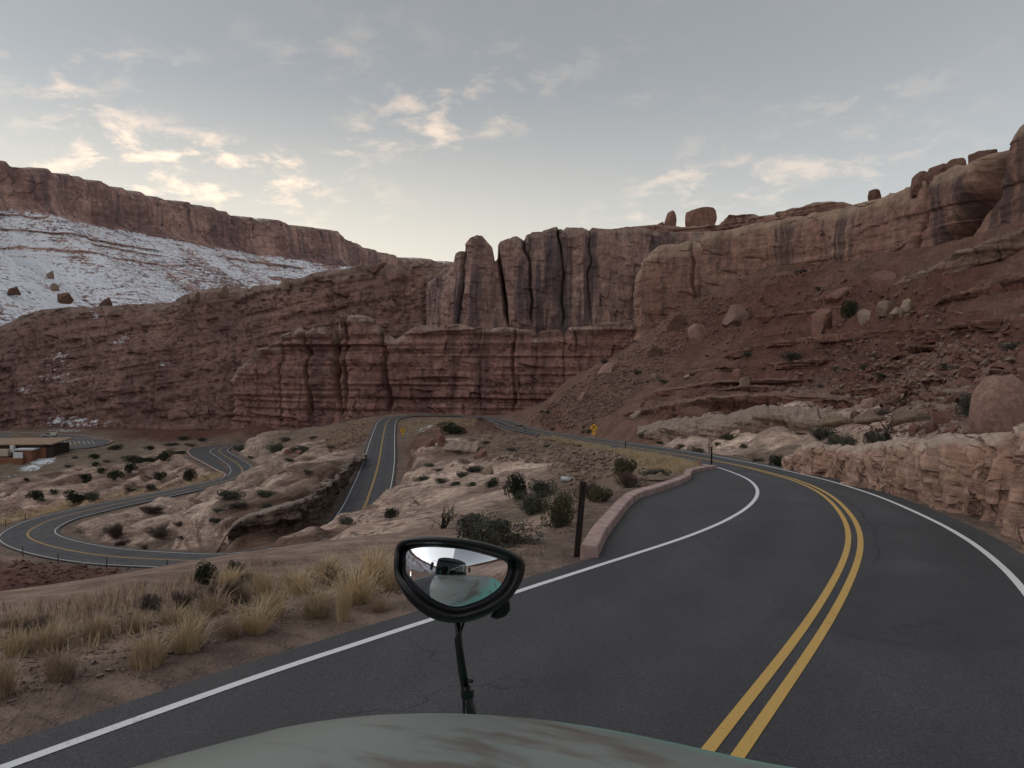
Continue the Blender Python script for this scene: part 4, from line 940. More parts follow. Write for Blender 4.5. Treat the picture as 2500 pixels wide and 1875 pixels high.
up, _ = make_cliff('upper_cliff', [(1040, 850, 434), (1104, 820, 422), (1150, 816, 415), (1280, 818, 412), (1420, 820, 412), (1560, 830, 410), (1800, 850, 405)],
    [(1040, 690), (1085, 668), (1098, 655), (1104, 632), (1112, 618), (1128, 612), (1134, 596), (1148, 580), (1164, 573), (1178, 575), (1192, 592), (1203, 606), (1207, 640), (1212, 604), (1222, 590), (1240, 582), (1262, 579), (1278, 586), (1284, 575), (1300, 565), (1322, 565), (1330, 560), (1360, 556), (1375, 563), (1382, 556), (1420, 554), (1438, 562), (1446, 556), (1500, 560), (1560, 556), (1640, 566), (1800, 560)],
    560, 190, M['wall_up'], 0.07, 60, 43, amp=0.7, crack=0.08, strata=0.3, lump=5.5, crack_w=21, rnd=0.30, blocks=1.0, cracks=((1132, 4, 7, -.5), (1206, 3, 14, 1.0), (1283, 3, 5, .6), (1366, 2.5, 5, .3), (1436, 2, 2.5, .2)))
tag(up, 'dark varnished upper cliff with rounded fins and vertical joints', 'cliff', kind='structure')
capk, _ = make_cliff('caprock', [(1420, 620, 440), (1600, 620, 432), (1800, 600, 400), (1950, 580, 372), (2120, 560, 345)],
    [(1420, 570), (1480, 561), (1520, 556), (1545, 550), (1600, 548), (1640, 552), (1700, 552), (1752, 548), (1764, 532), (1780, 524), (1815, 521), (1850, 525), (1888, 526), (1900, 518), (1935, 509), (1975, 500), (1985, 496), (2060, 493), (2085, 502), (2120, 510)],
    360, 70, M['cap'], 0.25, 60, 71, amp=0.5, crack=0.3, strata=1.9, lump=1.2, crack_w=9, rnd=0.35)
tag(capk, 'layered dark caprock ledges on the skyline above the upper cliff', 'cliff', kind='structure')
rc_, RCG = make_cliff('right_cliff', [(1543, 830, 352), (1575, 830, 332), (1650, 815, 322), (1750, 740, 314), (1850, 700, 304), (2000, 680, 278), (2100, 690, 254), (2200, 670, 232), (2300, 640, 214), (2400, 610, 198), (2500, 590, 184), (2650, 580, 164), (2900, 570, 138)],
    [(1543, 700), (1552, 668), (1565, 640), (1580, 622), (1600, 606), (1618, 598), (1690, 590), (1712, 592), (1722, 576), (1738, 568), (1800, 556), (1900, 536), (2000, 520), (2080, 502), (2150, 480), (2220, 453), (2300, 421), (2380, 392), (2422, 372), (2440, 345), (2462, 320), (2500, 300), (2600, 250), (2900, 180)],
    640, 210, M['wall_right'], 0.30, 70, 91, amp=0.7, crack=0.55, strata=0.55, lump=4.5, crack_w=26, rnd=0.55, bulge=0.05, blocks=0.6, cracks=((1694, 3, 3, 0), (1568, 4, 4, 0), (2452, 45, 12, -3), (2260, 8, 3, -1)))
tag(rc_, 'tall streaked sandstone cliff with tan rounded rim on the right', 'cliff', kind='structure')
def hill_snow(x, y, z, t):
    u = CX + F * x / y; v = V0 - F * z / y; s = np.zeros_like(x)
    for (a, b, ru, rv, k) in ((250, 770, 30, 14, .42), (300, 830, 40, 22, .42), (150, 880, 55, 40, .44), (400, 890, 30, 18, .42), (180, 1030, 110, 18, .5), (60, 950, 30, 15, .42), (600, 1010, 20, 10, .2), (140, 925, 60, 20, .4)):
        s = np.maximum(s, k * np.exp(-((u - a) / ru) ** 2 - ((v - b) / rv) ** 2))
    return s
hl, HLG = make_cliff('red_hillside', [(-900, 1080, 560), (-300, 1070, 535), (0, 1060, 505), (300, 1052, 478), (560, 1046, 456), (700, 1040, 446), (900, 1010, 438), (1150, 980, 432)],
    [(-900, 870), (-500, 850), (-200, 835), (0, 802), (30, 782), (50, 766), (80, 760), (150, 752), (300, 746), (420, 737), (450, 728), (480, 712), (520, 702), (560, 700), (600, 704), (640, 697), (690, 694), (720, 684), (760, 670), (820, 661), (870, 652), (910, 646), (935, 640), (960, 648), (1010, 642), (1060, 640), (1110, 646), (1150, 670)],
    640, 170, M['hill'], ([-900, 100, 500, 700, 900], [0.95, 0.9, 0.6, 0.35, 0.2]), 110, 121, amp=2.6, crack=0.8, strata=0.9, lump=7, crack_w=24, dip=-9, rnd=0.2, capdrop=4, snow_fn=hill_snow, blocks=1.6)
tag(hl, 'dark red hillside with traces of snow below the mesa', 'hill', kind='structure')

# far mesa: rim wall over a snow-covered talus, one sheet following the rim in plan
rim = [(-760, -900, 262), (-800, -300, 262), (-790, 150, 262), (-735, 500, 262), (-665, 740, 262)]
for (u, v) in ((-180, 372), (0, 388), (60, 396), (132, 402), (160, 420), (250, 445), (330, 461), (430, 482), (520, 508), (620, 530), (700, 543), (780, 556), (835, 562), (858, 582), (900, 602), (960, 622), (1030, 634), (1085, 641), (1200, 652)):
    Y = 262 * F / (V0 - v); rim.append(((u - CX) / F * Y, Y, 262))
rim = np.array(rim, float)
sl_ = np.concatenate([[0], np.cumsum(np.hypot(*np.diff(rim[:, :2], axis=0).T))])
ns, S = 760, np.linspace(0, sl_[-1], 760)
rx_ = np.interp(S, sl_, rim[:, 0]); ry_ = np.interp(S, sl_, rim[:, 1])
kk = np.hanning(15); kk /= kk.sum()
rxs = np.convolve(np.pad(rx_, 7, 'edge'), kk, 'valid'); rys = np.convolve(np.pad(ry_, 7, 'edge'), kk, 'valid')
kk = np.hanning(121); kk /= kk.sum()
tx = np.convolve(np.pad(np.gradient(rxs), 60, 'edge'), kk, 'valid'); ty = np.convolve(np.pad(np.gradient(rys), 60, 'edge'), kk, 'valid'); tl = np.hypot(tx, ty)
nx, ny = ty / tl, -tx / tl
profm = [(-330, -60), (-290, 35), (-150, 115), (-60, 165), (-20, 192), (-8, 202), (0, 212), (3, 232), (6, 252), (9, 258), (14, 262), (60, 270), (200, 285)]
cnt = [14, 20, 26, 22, 10, 8, 14, 14, 6, 5, 6, 6]
po, pz_ = [], []
for (a, b), c in zip(zip(profm[:-1], profm[1:]), cnt):
    for t in np.linspace(0, 1, c, endpoint=False): po.append(a[0] + (b[0] - a[0]) * t); pz_.append(a[1] + (b[1] - a[1]) * t)
po = np.array(po); pz_ = np.array(pz_); nt2 = len(po)
s2 = np.repeat(S[:, None], nt2, 1); zz = np.repeat(pz_[None], ns, 0)
cliffm = sstep(196, 212, zz) * (1 - sstep(258, 264, zz))
talus = 1 - sstep(190, 205, zz)
gul = ridged((s2 + 14 * fbm(s2 / 60, zz / 60, None, 2, 133)) / 38, zz / 260, None, 3, 131)
dm = cliffm * (9 * fbm(s2 / 55, zz / 120, None, 4, 141) - 5 * sstep(0.6, 0.95, ridged(s2 / 34, zz / 300, None, 2, 145)) + 1.6 * vnoise(s2 / 80, zz / 6, None, 146))
dm = dm + talus * (5.5 * gul * sstep(-60, 120, zz) + 5 * fbm(s2 / 30, zz / 18, None, 4, 147) + 4.0 * sstep(0.42, 0.62, vnoise(s2 / 150, zz / 4.5, None, 148)) * sstep(80, 130, zz))
rimz = (0.0 + 6.0 * fbm(S / 35, S * 0, None, 4, 151) + 4.0 * vnoise(S / 9, S * 0, None, 155))[:, None]
xm = rxs[:, None] - nx[:, None] * 0 + (-nx)[:, None] * po[None] + nx[:, None] * dm
ym = rys[:, None] + (-ny)[:, None] * po[None] + ny[:, None] * dm
zm = zz + talus * 1.5 * fbm(xm / 12, ym / 12, None, 3, 153) + rimz * sstep(235, 262, zz)
# keep the rim's height profile: foot of the wall wanders
me = mesh_np('snowy_mesa', np.stack([xm, ym, zm], -1).reshape(-1, 3), grid_faces(ns, nt2)[:, ::-1])
attr_f(me, 'hfrac', np.clip((zz - 205) / 57, -1, 1.5)); attr_f(me, 'along', s2)
sn = talus * (0.70 + 0.25 * fbm(s2 / 120, zz / 60, None, 3, 161) - 0.5 * sstep(0.36, 0.60, vnoise(s2 / 150, zz / 4.5, None, 148)) * sstep(60, 120, zz) - 0.25 * sstep(0.3, 0.7, vnoise(s2 / 45, zz / 70, None, 163))) + cliffm * 0.12 + sstep(262, 268, zz) * 0.5
sn = sn - 0.30 * sstep(600, 300, ym) * 0
attr_f(me, 'snow', sn)
mesa = obj('snowy_mesa', me, M['mesa'])
tag(mesa, 'distant mesa with red rim wall above a snow-covered talus slope', 'mesa', kind='structure')

# rock ledges standing out of the right slope, and the blasted road cut beside the near lane
M['cut'] = mat_cliff('pink_road_cut', (0.400, 0.250, 0.190), (0.500, 0.340, 0.265), (0.170, 0.100, 0.078), (0.440, 0.345, 0.280), 0.12, -6, 0.35, 0.7, False, 9.0)
M['ledge'] = mat_cliff('red_ledge', (0.155, 0.075, 0.06), (0.20, 0.105, 0.082), (0.085, 0.048, 0.042), (0.21, 0.13, 0.10), 0.25, -3, 0.4, 1.0, False, 2.4)
M['ledge_tan'] = mat_cliff('tan_ledge', (0.235, 0.172, 0.135), (0.30, 0.225, 0.178), (0.11, 0.078, 0.062), (0.28, 0.22, 0.178), 0.4, -5, 0.3, 1.0, False, 3.0)
cutb = [(1925, 1148), (1965, 1158), (2007, 1168), (2098, 1192), (2206, 1222), (2297, 1252), (2387, 1282), (2500, 1326), (2640, 1388), (2800, 1470)]
cb_ = [(u, v, unroad(u, v - (v - 1120) * 0.055 - 3)[1]) for u, v in cutb]
cb_ = [(u, v + 14, Y) for u, v, Y in cb_]
cut, _ = make_cliff('road_cut', cb_, [(1925, 1130), (1945, 1110), (1975, 1086), (2005, 1084), (2025, 1098), (2050, 1090), (2085, 1098), (2116, 1099), (2140, 1086), (2170, 1080), (2205, 1084), (2240, 1072), (2280, 1078), (2315, 1066), (2350, 1070), (2405, 1056), (2440, 1060), (2470, 1044), (2500, 1040), (2640, 1022), (2800, 1005)],
    520, 150, M['cut'], 0.62, 1.8, 171, amp=1.3, crack=1.8, strata=0.3, lump=6.0, crack_w=8, rnd=0.75, ks=0.13, blocks=2.3, capslope=-0.05, cracks=((2290, 9, 3.5, -.05), (2400, 8, 5, -.08), (2460, 7, 3, .03), (2170, 7, 2.5, .05), (2090, 6, 2, 0)))
tag(cut, 'pinkish blasted rock cut along the right lane', 'rock cut', kind='structure')
M['ledge_ramp'] = mat_cliff('brown_ramp_ledge', (0.20, 0.13, 0.10), (0.26, 0.175, 0.135), (0.09, 0.06, 0.05), (0.25, 0.185, 0.145), 0.3, -5, 0.3, 1.0, False, 2.0)
M['ledge_dark'] = mat_cliff('dark_cut_rock', (0.155, 0.11, 0.088), (0.21, 0.155, 0.122), (0.07, 0.05, 0.042), (0.30, 0.24, 0.20), 0.10, 9, 0.3, 1.0, False, 3.0)
def ledge(name, cols, mat, label, seed, ns, lean=-0.12, back=16.0, ks=0.5, capslope=0.02, **kw):
    base = []
    for (u, vb, vt) in cols:
        p = hit(u, vb)
        base.append((u, vb, p[1]))
    yy_ = np.array([b[2] for b in base]); yy_ = np.convolve(np.pad(yy_, 1, 'edge'), [0.25, 0.5, 0.25], 'valid')
    base = [(u, v + 8, y) for (u, v, _), y in zip(base, yy_)]
    o, _ = make_cliff(name, base, [(c[0], c[2]) for c in cols], ns, 54, mat, lean, back, seed, ks=ks, capslope=capslope, **kw)
    return tag(o, label, 'rock ledge', kind='structure')
ledge('rock_ledge', [(1520, 1012, 1010), (1580, 1014, 1000), (1650, 1012, 985), (1730, 1008, 972), (1800, 1004, 968), (1880, 1000, 966), (1960, 996, 968), (2040, 992, 974), (2100, 992, 986)], M['ledge'], 'red overhanging ledge with deep shadow above the pale rock', 201, 300, lean=-0.35, back=9, ks=0.35, crack=0.8, strata=1.2, blocks=1.2, lump=3, capslope=0.02)
ledge('rock_ledge', [(1600, 958, 957), (1700, 950, 938), (1800, 946, 930), (1880, 940, 926), (1960, 936, 928), (2020, 934, 930)], M['ledge'], 'stepped red ledge in the middle of the slope', 211, 240, lean=-0.1, back=8, ks=0.35, crack=0.8, strata=1.4, blocks=1.2, lump=3, capslope=0.02)
ledge('rock_ledge', [(1760, 872, 870), (1850, 860, 842), (1950, 846, 824), (2050, 836, 812), (2150, 830, 808), (2250, 826, 802), (2350, 815, 790), (2450, 800, 772), (2560, 785, 755)], M['ledge'], 'long red ledge crossing the upper slope', 221, 320, lean=-0.15, back=10, ks=0.45, crack=0.7, strata=1.4, blocks=1.2, lump=4, capslope=0.02)
ledge('rock_ledge', [(2130, 728, 724), (2180, 712, 686), (2260, 690, 650), (2350, 662, 612), (2440, 632, 578), (2540, 600, 545), (2680, 570, 510)], M['ledge_ramp'], 'tan ramp-like ledge rising to the right below the cliff', 231, 300, lean=0.1, back=14, ks=0.6, crack=0.7, strata=1.6, blocks=1.0, lump=5, capslope=0.02)
ledge('rock_ledge', [(2230, 765, 762), (2320, 752, 722), (2420, 730, 692), (2540, 700, 655), (2700, 660, 610)], M['ledge'], 'broken red ledge under the tan ramp', 241, 240, lean=0.0, back=9, ks=0.5, crack=0.7, strata=1.6, blocks=1.2, lump=4, capslope=0.02)
ledge('rock_ledge', [(1560, 1062, 1060), (1620, 1066, 1044), (1700, 1072, 1040), (1790, 1066, 1030), (1860, 1052, 1012), (1930, 1050, 1014), (2000, 1056, 1028), (2060, 1060, 1044)], M['ledge_tan'], 'tan layered ledge right of the upper road', 251, 300, lean=0.15, back=7, ks=0.28, crack=0.8, strata=1.5, blocks=1.2, lump=4, capslope=0.12)
ledge('rock_ledge', [(1000, 1118, 1116), (1040, 1118, 1106), (1090, 1112, 1098), (1140, 1105, 1097), (1170, 1102, 1098)], M['ledge_tan'], 'tan ledge with dark undercut right of the middle road', 261, 160, lean=-0.2, back=7, ks=0.3, crack=0.4, strata=1.0, blocks=0.6, lump=3, capslope=0.1)

darkcut, _ = make_cliff('road_cut', [(530, 1352, 103.5), (600, 1345, 104.5), (700, 1326, 107), (770, 1300, 111), (815, 1255, 124), (840, 1205, 138), (862, 1160, 154), (890, 1115, 184)],
    [(530, 1345), (545, 1318), (570, 1280), (600, 1262), (650, 1248), (700, 1233), (780, 1206), (815, 1180), (850, 1146), (875, 1120), (890, 1106)],
    360, 70, M['ledge_dark'], 0.35, 5, 271, amp=1.4, crack=0.9, strata=1.4, lump=4, crack_w=10, ks=0.32, blocks=2.4, capslope=-0.1)
tag(darkcut, 'dark rough rock cut on the left of the middle road', 'rock cut', kind='structure')
rl = random.Random(5)
for i, (u0, u1, v0, v1, hp) in enumerate(((1620, 2000, 985, 965, 10), (1700, 1960, 965, 948, 12), (2050, 2420, 962, 930, 12), (1780, 2150, 905, 885, 14), (2150, 2480, 880, 862, 13), (1850, 2120, 780, 752, 14), (2000, 2300, 862, 846, 12), (1640, 1800, 918, 900, 10), (2320, 2560, 930, 905, 14), (2250, 2600, 830, 806, 18))):
    nn = 7; cols = []
    for k in range(nn):
        t = k / (nn - 1); cols.append((u0 + (u1 - u0) * t, v0 + (v1 - v0) * t + rl.uniform(-4, 4), 0))
    cols = [(u, v, v - hp * (0.25 + 0.75 * math.sin(math.pi * min(1, max(0, k / (nn - 1))))) * rl.uniform(0.7, 1.1)) for k, (u, v, _) in enumerate(cols)]
    ledge('rock_ledge', cols, M['ledge'], 'thin red ledge among the stacked beds of the right slope', 300 + i * 9, 170, lean=-0.25, back=6, ks=0.34, crack=0.8, strata=1.3, blocks=1.6, lump=3.5, capslope=0.02)
# ----------------------------------------------------------------- shared materials for the things
M['post'] = simple('dark_weathered_steel', (0.035, 0.026, 0.022), 0.7, 0.4, 0.3, 0.3, 20)
M['sign_yellow'] = simple('sign_yellow', (0.66, 0.36, 0.02), 0.55, 0.4, 0, 0.06)
M['black'] = simple('matt_black', (0.02, 0.02, 0.02), 0.6, 0.4)
M['galv'] = simple('galvanised_steel', (0.36, 0.37, 0.37), 0.55, 0.5, 0.5, 0.15)
M['wood_post'] = simple('pale_wood', (0.40, 0.33, 0.27), 0.85, 0.2)
M['sage'] = mat_leaf('sage_leaves', (0.055, 0.06, 0.045), (0.115, 0.115, 0.09))
M['olive'] = mat_leaf('olive_leaves', (0.05, 0.052, 0.03), (0.10, 0.095, 0.055))
M['juniper'] = mat_leaf('juniper_leaves', (0.018, 0.026, 0.014), (0.05, 0.06, 0.032))
M['brush'] = mat_leaf('bare_brush', (0.075, 0.05, 0.045), (0.14, 0.105, 0.09))
M['twig'] = simple('grey_twig', (0.075, 0.058, 0.048), 0.9, 0.1, 0, 0.2)
M['darkwood'] = simple('dark_dead_wood', (0.03, 0.024, 0.022), 0.9, 0.1, 0, 0.2)
M['straw'] = mat_leaf('dry_grass', (0.42, 0.32, 0.19), (0.60, 0.48, 0.31))
M['straw2'] = mat_leaf('dull_dry_grass', (0.33, 0.245, 0.17), (0.48, 0.375, 0.26))
M['b_red'] = mat_boulder('red_boulder', (0.19, 0.105, 0.085), (0.245, 0.14, 0.112), (0.13, 0.08, 0.068))
M['b_tan'] = mat_boulder('tan_boulder', (0.25, 0.19, 0.15), (0.33, 0.255, 0.20), (0.19, 0.125, 0.098))
M['b_pale'] = mat_boulder('pale_boulder', (0.24, 0.185, 0.14), (0.31, 0.245, 0.185), (0.18, 0.125, 0.098))
M['b_dark'] = mat_boulder('dark_boulder', (0.13, 0.075, 0.06), (0.19, 0.11, 0.085), (0.08, 0.05, 0.045))
M['b_big'] = mat_boulder('smooth_pink_boulder', (0.34, 0.215, 0.175), (0.41, 0.27, 0.22), (0.25, 0.15, 0.12))
M['b_pink'] = mat_boulder('pink_boulder', (0.25, 0.16, 0.135), (0.31, 0.205, 0.17), (0.19, 0.115, 0.095))

# ----------------------------------------------------------------- boulders
def boulder_mesh(seed, sub=3, blocky=0.5):
    bm = bmesh.new(); bmesh.ops.create_icosphere(bm, subdivisions=sub, radius=1.0)
    r = random.Random(seed)
    v = np.array([q.co[:] for q in bm.verts], float)
    n = v / np.linalg.norm(v, axis=1, keepdims=True)
    k = 1 + 0.30 * fbm(n[:, 0] * 1.3 + seed, n[:, 1] * 1.3, n[:, 2] * 1.3, 3, seed) + 0.10 * fbm(n[:, 0] * 4, n[:, 1] * 4, n[:, 2] * 4 + seed, 3, seed + 2)
    v = n * k[:, None]
    for i in range(int(9 + 10 * blocky) if blocky > 0 else 0):
        a = np.array([r.gauss(0, 1), r.gauss(0, 1), r.gauss(0, 0.7)]); a /= np.linalg.norm(a); d0 = r.uniform(0.34, 0.74) + 0.12 * (1 - blocky)
        e = v @ a - d0; v = v - np.maximum(e, 0)[:, None] * a * 0.97
    v[:, 2] = np.maximum(v[:, 2], -0.55)
    v = v + n * (0.03 * fbm(n[:, 0] * 9, n[:, 1] * 9, n[:, 2] * 9, 2, seed + 5))[:, None]
    lo, hi = v.min(0), v.max(0); v = (v - (lo + hi) / 2) / (hi - lo) * 2; v[:, 2] += 1          # base at z=0, half width 1, height 2
    for q, c in zip(bm.verts, v): q.co = c
    me = bpy.data.meshes.new('boulder'); bm.to_mesh(me); bm.free()
    me.polygons.foreach_set('use_smooth', np.full(len(me.polygons), blocky < 0.25))
    return me
BM = [boulder_mesh(s, 3, b) for s, b in ((1, .7), (2, .95), (3, .8), (4, .6), (5, 1.0), (6, .7), (7, 1.0), (8, .2), (21, -1))]
BMAT = {}
def bmesh_for(i, mat):
    k = (i, mat)
    if k not in BMAT:
        me = BM[i].copy(); me.name = 'boulder'; me.materials.clear(); me.materials.append(M[mat]); BMAT[k] = me
    return BMAT[k]
def put_boulder(u0, u1, v0, v1, mat, var, label, group=None, Y=None, rot=None, tilt=0.0, cat='boulder', name='boulder', depth=0.9):
    u = (u0 + u1) / 2
    if Y is None:
        p = hit(u, v1 - (v1 - v0) * 0.12)
        if p is None: return None
        Y = p[1]; z = (V0 - v1) / F * Y
        z = min(z, p[2] + 0.2 * (v1 - v0) / F * Y)
    else:
        z = (V0 - v1) / F * Y
    w = (u1 - u0) / F * Y; h = (v1 - v0) / F * Y
    o = obj(name, bmesh_for(var, mat))
    o.location = ((u - CX) / F * Y, Y + w * depth * 0.35, z - 0.22 * h)
    o.scale = (w / 2, w * depth / 2, h / 2 * 1.22)
    o.rotation_euler = (0, math.radians(tilt), 0 if rot is None else math.radians(rot))
    return tag(o, label, cat, group)
B = put_boulder
gs = 'boulders on the right slope'
B(2141, 2202, 656, 712, 'b_red', 1, 'big brown cube-shaped boulder under the sloping ledge on the right', gs, tilt=-6)
B(1773, 1846, 740, 797, 'b_pink', 3, 'long rounded boulder leaning on the talus slope', gs, tilt=-18)
B(1696, 1748, 784, 836, 'b_pink', 0, 'rounded boulder below the long leaning one on the talus', gs, tilt=-25)
B(1988, 2043, 750, 810, 'b_red', 4, 'upright angular red boulder left of the dark bush high on the slope', gs)
B(2023, 2090, 700, 733, 'b_red', 5, 'flat red boulder above the upright angular one', gs, tilt=-5)
B(1587, 1650, 729, 780, 'b_red', 6, 'pointed reddish block at the foot of the right cliff corner', gs, tilt=-10)
B(1645, 1700, 768, 811, 'b_dark', 2, 'dark tilted slab right of the pointed block below the cliff', gs, tilt=-35)
B(2145, 2188, 732, 766, 'b_tan', 0, 'tan boulder just below the big cube-shaped one', gs)
B(2174, 2207, 748, 774, 'b_pale', 3, 'pale rounded boulder in the cluster below the big cube-shaped one', gs)
B(2206, 2244, 728, 762, 'b_pale', 5, 'pale boulder at the right of the cluster below the cube-shaped one', gs, tilt=-20)
B(2100, 2130, 752, 790, 'b_tan', 1, 'tan boulder between the upright red one and the pale cluster', gs)
B(1600, 1624, 845, 870, 'b_dark', 4, 'small dark boulder on the left edge of the talus', gs)
B(1585, 1622, 848, 872, 'b_dark', 2, 'dark flat boulder on the talus ridge', gs, tilt=-30)
B(1457, 1516, 888, 914, 'b_pink', 6, 'pinkish slab on the left flank of the talus', gs, tilt=-25)
B(1412, 1448, 956, 979, 'b_pink', 5, 'long pinkish rock low on the left flank of the talus', gs, tilt=-25)
B(1669, 1695, 910, 926, 'b_tan', 3, 'pale disc-like rock in the middle of the red slope', gs)
B(1590, 1612, 912, 927, 'b_tan', 0, 'small tan rock left of the disc-like one', gs)
B(1788, 1822, 900, 932, 'b_red', 0, 'upper rock of the knobbly stack on the red ledges', gs)
B(1806, 1832, 918, 956, 'b_tan', 2, 'lower rock of the knobbly stack on the red ledges', gs)
B(1663, 1736, 994, 1032, 'b_red', 1, 'broad red block below the dark overhang', gs)
B(1735, 1756, 1012, 1030, 'b_dark', 4, 'small dark rock right of the broad red block', gs)
B(1620, 1662, 1010, 1034, 'b_dark', 2, 'dark rubble block left of the broad red one', gs)
B(1535, 1572, 1002, 1026, 'b_tan', 5, 'grey-tan rock in the rubble above the road sign', gs)
B(1707, 1784, 1018, 1066, 'b_tan', 1, 'big tan boulder on the pale rock right of the road sign', gs)
B(1750, 1782, 1036, 1066, 'b_red', 6, 'brown rock against the right side of the big tan boulder', gs)
B(1677, 1701, 1086, 1104, 'b_tan', 0, 'small tan boulder beside the road near the far post', gs)
B(1645, 1662, 1090, 1101, 'b_red', 4, 'small red stone at the right road edge', gs)
B(1943, 1992, 1023, 1052, 'b_dark', 6, 'dark pyramid-shaped boulder on the tan ledge', gs)
B(1932, 1946, 1034, 1048, 'b_dark', 2, 'small dark rock left of the pyramid-shaped one', gs)
B(2100, 2157, 973, 998, 'b_pink', 6, 'pinkish slab above the tan ledge', gs, tilt=-15)
B(2078, 2104, 1003, 1022, 'b_red', 0, 'red rock left of the bush above the ledge', gs)
B(2280, 2308, 984, 1006, 'b_red', 3, 'rounded red boulder above the brown cube', gs)
B(2288, 2330, 1003, 1042, 'b_red', 1, 'brown cube of rock on the bench above the road cut', gs)
B(2263, 2294, 1030, 1057, 'b_red', 0, 'reddish boulder left of the brown cube', gs)
B(2223, 2254, 1035, 1060, 'b_red', 4, 'lone angular red boulder on the pale bench', gs)
B(2310, 2345, 1038, 1060, 'b_red', 5, 'low red rock right of the brown cube', gs)
B(2366, 2452, 1026, 1061, 'b_pink', 5, 'low red boulder under the huge rounded one', gs, tilt=-12)
B(2420, 2580, 912, 1050, 'b_big', 8, 'huge rounded pink boulder at the right edge', gs, tilt=-15)
B(2252, 2284, 921, 946, 'b_pale', 0, 'largest pale yellow boulder of the loose group on the red slope', gs)
B(2276, 2296, 930, 948, 'b_pale', 2, 'pale stone touching the largest pale yellow boulder', gs)
B(2182, 2212, 956, 976, 'b_pale', 1, 'pale yellow rock of the group nearer the ledge', gs)
B(2206, 2232, 964, 988, 'b_pale', 4, 'pale broken rock lower in the group nearer the ledge', gs)
B(2236, 2262, 986, 1003, 'b_pale', 6, 'pale rock just above the brown cube', gs)
B(2315, 2335, 889, 908, 'b_pale', 3, 'pale egg-shaped stone high on the red slope', gs)
B(2345, 2375, 888, 905, 'b_red', 5, 'red stone right of the pale egg-shaped one', gs)
B(2385, 2400, 854, 866, 'b_pale', 0, 'smallest pale stone, highest on the red slope', gs)
B(2130, 2150, 975, 990, 'b_tan', 2, 'tan stone behind the pinkish slab', gs)
gl = 'tan ledge blocks above the road cut'
B(2015, 2108, 1014, 1040, 'b_pale', 7, 'left block of the pale flat ledge above the road cut', gl, depth=0.6)
B(2100, 2198, 1011, 1034, 'b_pale', 7, 'middle block of the pale flat ledge above the road cut', gl, depth=0.6)
B(2192, 2284, 1000, 1034, 'b_pale', 7, 'thick right block of the pale flat ledge above the road cut', gl, depth=0.6)
gk = 'rocks on the skyline'
B(1620, 1655, 510, 556, 'b_red', 6, 'narrow rock spire on the skyline', gk, Y=440, rot=20)
B(1674, 1752, 506, 562, 'b_red', 2, 'broad flat-topped rock on the skyline right of the spire', gk, Y=436)
B(2122, 2153, 460, 486, 'b_dark', 0, 'lone round boulder perched on the right rim', gk, Y=262)
B(2378, 2456, 354, 412, 'b_dark', 4, 'largest dark boulder on the upper right rim', gk, Y=212)
B(2334, 2384, 378, 424, 'b_dark', 1, 'dark upright rock left of the largest rim boulder', gk, Y=218, tilt=-25)
B(2284, 2352, 394, 446, 'b_dark', 4, 'dark broken rocks in the middle of the rim row', gk, Y=224, tilt=-25)
B(2236, 2300, 414, 456, 'b_dark', 6, 'flat dark slab at the lower end of the rim row', gk, Y=230, tilt=-28)
B(1600, 1626, 540, 556, 'b_dark', 5, 'low dark knob left of the spire on the skyline', gk, Y=440)
gh = 'rocks on the hill crest'
B(463, 484, 703, 732, 'b_tan', 1, 'upright grey-tan rock on the left hill crest', gh, Y=478)
B(522, 560, 694, 720, 'b_tan', 5, 'broad grey-tan rock on the left hill crest', gh, Y=476)
B(682, 706, 678, 704, 'b_tan', 0, 'lone boulder on the hill crest against the snow', gh, Y=462)
B(905, 950, 636, 662, 'b_dark', 4, 'dark rock clump on the crest left of the tall fin', gh, Y=452)
B(440, 462, 720, 738, 'b_tan', 2, 'small grey-tan rock at the left end of the crest row', gh, Y=478)
gn = 'boulders on the snowy talus'
for (a, b, c, d, vr, m, lab, Yb) in ((126, 165, 711, 735, 1, 'b_dark', 'dark red block lying on the snow slope above the hill', 690), (238, 268, 725, 747, 6, 'b_dark', 'second dark block on the snow, right of the larger one', 690), (16, 42, 698, 716, 4, 'b_dark', 'dark red stone on the snow near the left edge', 680), (108, 132, 660, 676, 5, 'b_tan', 'tan boulder higher up on the snow slope', 740), (118, 140, 690, 706, 0, 'b_tan', 'tan boulder on the snow just above the dark red block', 720)):
    B(a, b, c, d, m, vr, lab, gn, Y=Yb)
gm = 'rocks around the middle bends'
B(1685, 1720, 1123, 1144, 'b_red', 5, 'red boulder behind the far end of the kerb', gm)
B(1596, 1622, 1154, 1168, 'b_tan', 3, 'tan rock half buried behind the kerb', gm)
B(1580, 1660, 1164, 1178, 'b_pale', 7, 'flat pale slab behind the kerb', gm)
B(1565, 1582, 1180, 1192, 'b_pink', 0, 'small pink stone behind the kerb', gm)
